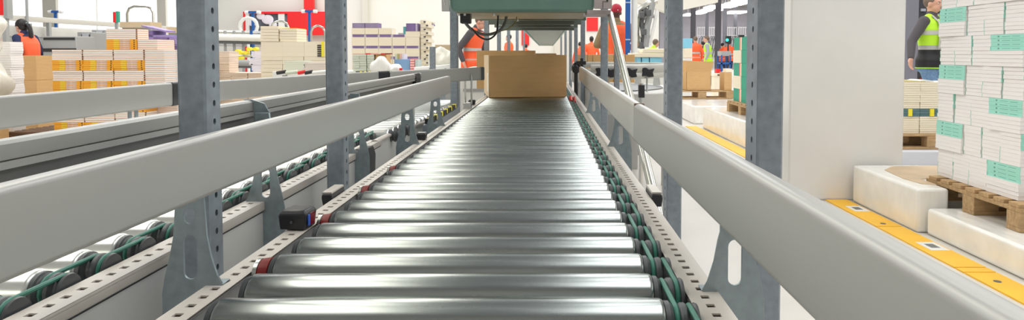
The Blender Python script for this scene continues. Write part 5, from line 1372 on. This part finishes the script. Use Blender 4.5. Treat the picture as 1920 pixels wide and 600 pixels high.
# far workers
def far(label, px, d, rz, **k):
    a = at(px,100,d); k.setdefault('vox', .016); return person(label, (a.x,a.y,0), rz, **k)
far('distant worker in orange vest with short black hair, left of the third right post', 1109, 22, .1, H=1.62, skin=SKIND, hairm=HAIRD, shirt=HIO, vbands=(1.0,))
far('distant orange clad worker half hidden left of the thin right posts', 1087.5, 21.5, .3, H=1.42, skin=SKIN, hairm=HAIRD, shirt=HIO)
far('distant worker in orange seen between the thin left posts', 954, 21, 1.2, H=1.66, skin=SKIN, hairm=HAIRD, shirt=HIO)
far('very distant orange clad worker low beside the narrow red board', 986, 21.8, 0, H=1.36, skin=SKIN, hairm=HAIRD, shirt=HIO)
far('distant worker in orange jacket with back turned, left of the far group', 1303.5, 22, .2, H=1.62, skin=SKIN, hairm=HAIRB, shirt=HIO)
far('distant worker in orange vest bending in the middle of the far group', 1315, 23, -.9, H=1.5, skin=SKIN, hairm=HAIRD, shirt=GREYF, lean=.2)
far('distant worker in yellow vest with grey sleeves, right of the far group', 1328, 21, 1.3, H=1.62, skin=SKIN, hairm=HAIRB, shirt=mat('grey sleeve',(.35,.36,.42),.8), vestm=HIY, lean=.1)
far('far worker in orange just left of the green signal lamp', 1355, 27, -1.2, H=1.48, skin=SKIN, hairm=HAIRD, shirt=HIO)
far('far worker in orange with arms up under the green signal lamp', 1367, 26, 0, H=1.55, skin=SKIN, hairm=HAIRD, shirt=HIO)
far('distant worker in yellow vest leaning over the white table at right', 1212, 15, -1.0, H=1.42, skin=SKIN, hairm=HAIRB, shirt=HIY, vestm=HIY, lean=.45)
# ------------------------------------------------------------------ light and camera
w = bpy.data.worlds.new('hall light'); sc.world = w; w.use_nodes = True
nt = w.node_tree; bg = nt.nodes['Background']; bg.inputs['Strength'].default_value = 1.0
tcw = nt.nodes.new('ShaderNodeTexCoord'); spw = nt.nodes.new('ShaderNodeSeparateXYZ'); rw = nt.nodes.new('ShaderNodeValToRGB')
nt.links.new(tcw.outputs['Generated'], spw.inputs[0]); nt.links.new(spw.outputs['Z'], rw.inputs[0]); nt.links.new(rw.outputs[0], bg.inputs['Color'])
er = rw.color_ramp.elements; er[0].position = .05; er[0].color = (.86,.87,.86,1); er[1].position = .75; er[1].color = (.20,.205,.215,1)
e_ = er.new(.28); e_.color = (.62,.63,.64,1)
def area(name, loc, sx_, sy_, power, col=(1,1,1), rot=(0,0,0)):
    l = bpy.data.lights.new(name, 'AREA'); l.shape = 'RECTANGLE'; l.size = sx_; l.size_y = sy_; l.energy = power; l.color = col
    o = bpy.data.objects.new(name, l); COL.objects.link(o); o.location = loc; o.rotation_euler = rot; return o
for x, c in ((-9,(1,1,1)),(-3.2,(1,.97,.86)),(2.6,(1,1,1)),(8.5,(1,.98,.95))):
    for y in (1.5, 8, 15, 21): area('ceiling_lamp_row', (x, y, 6.6), 2.6, 6.0, 210, c)
area('far_hall_lamps', (12, 36, 4.2), 10, 14, 700)
cd = bpy.data.cameras.new('camera'); cam = bpy.data.objects.new('camera', cd); COL.objects.link(cam)
cam.location = (0,0,EYE); cam.rotation_euler = (math.pi/2-TH, 0, 0)
cd.sensor_width = 36; cd.lens = 22.5; cd.shift_x = -65/1920; cd.shift_y = -152/1920; cd.clip_start = .02; cd.clip_end = 200
sc.camera = cam
vs = sc.view_settings; vs.view_transform = 'Standard'; vs.look = 'None'; vs.gamma = 1; vs.exposure = .10; vs.use_curve_mapping = False
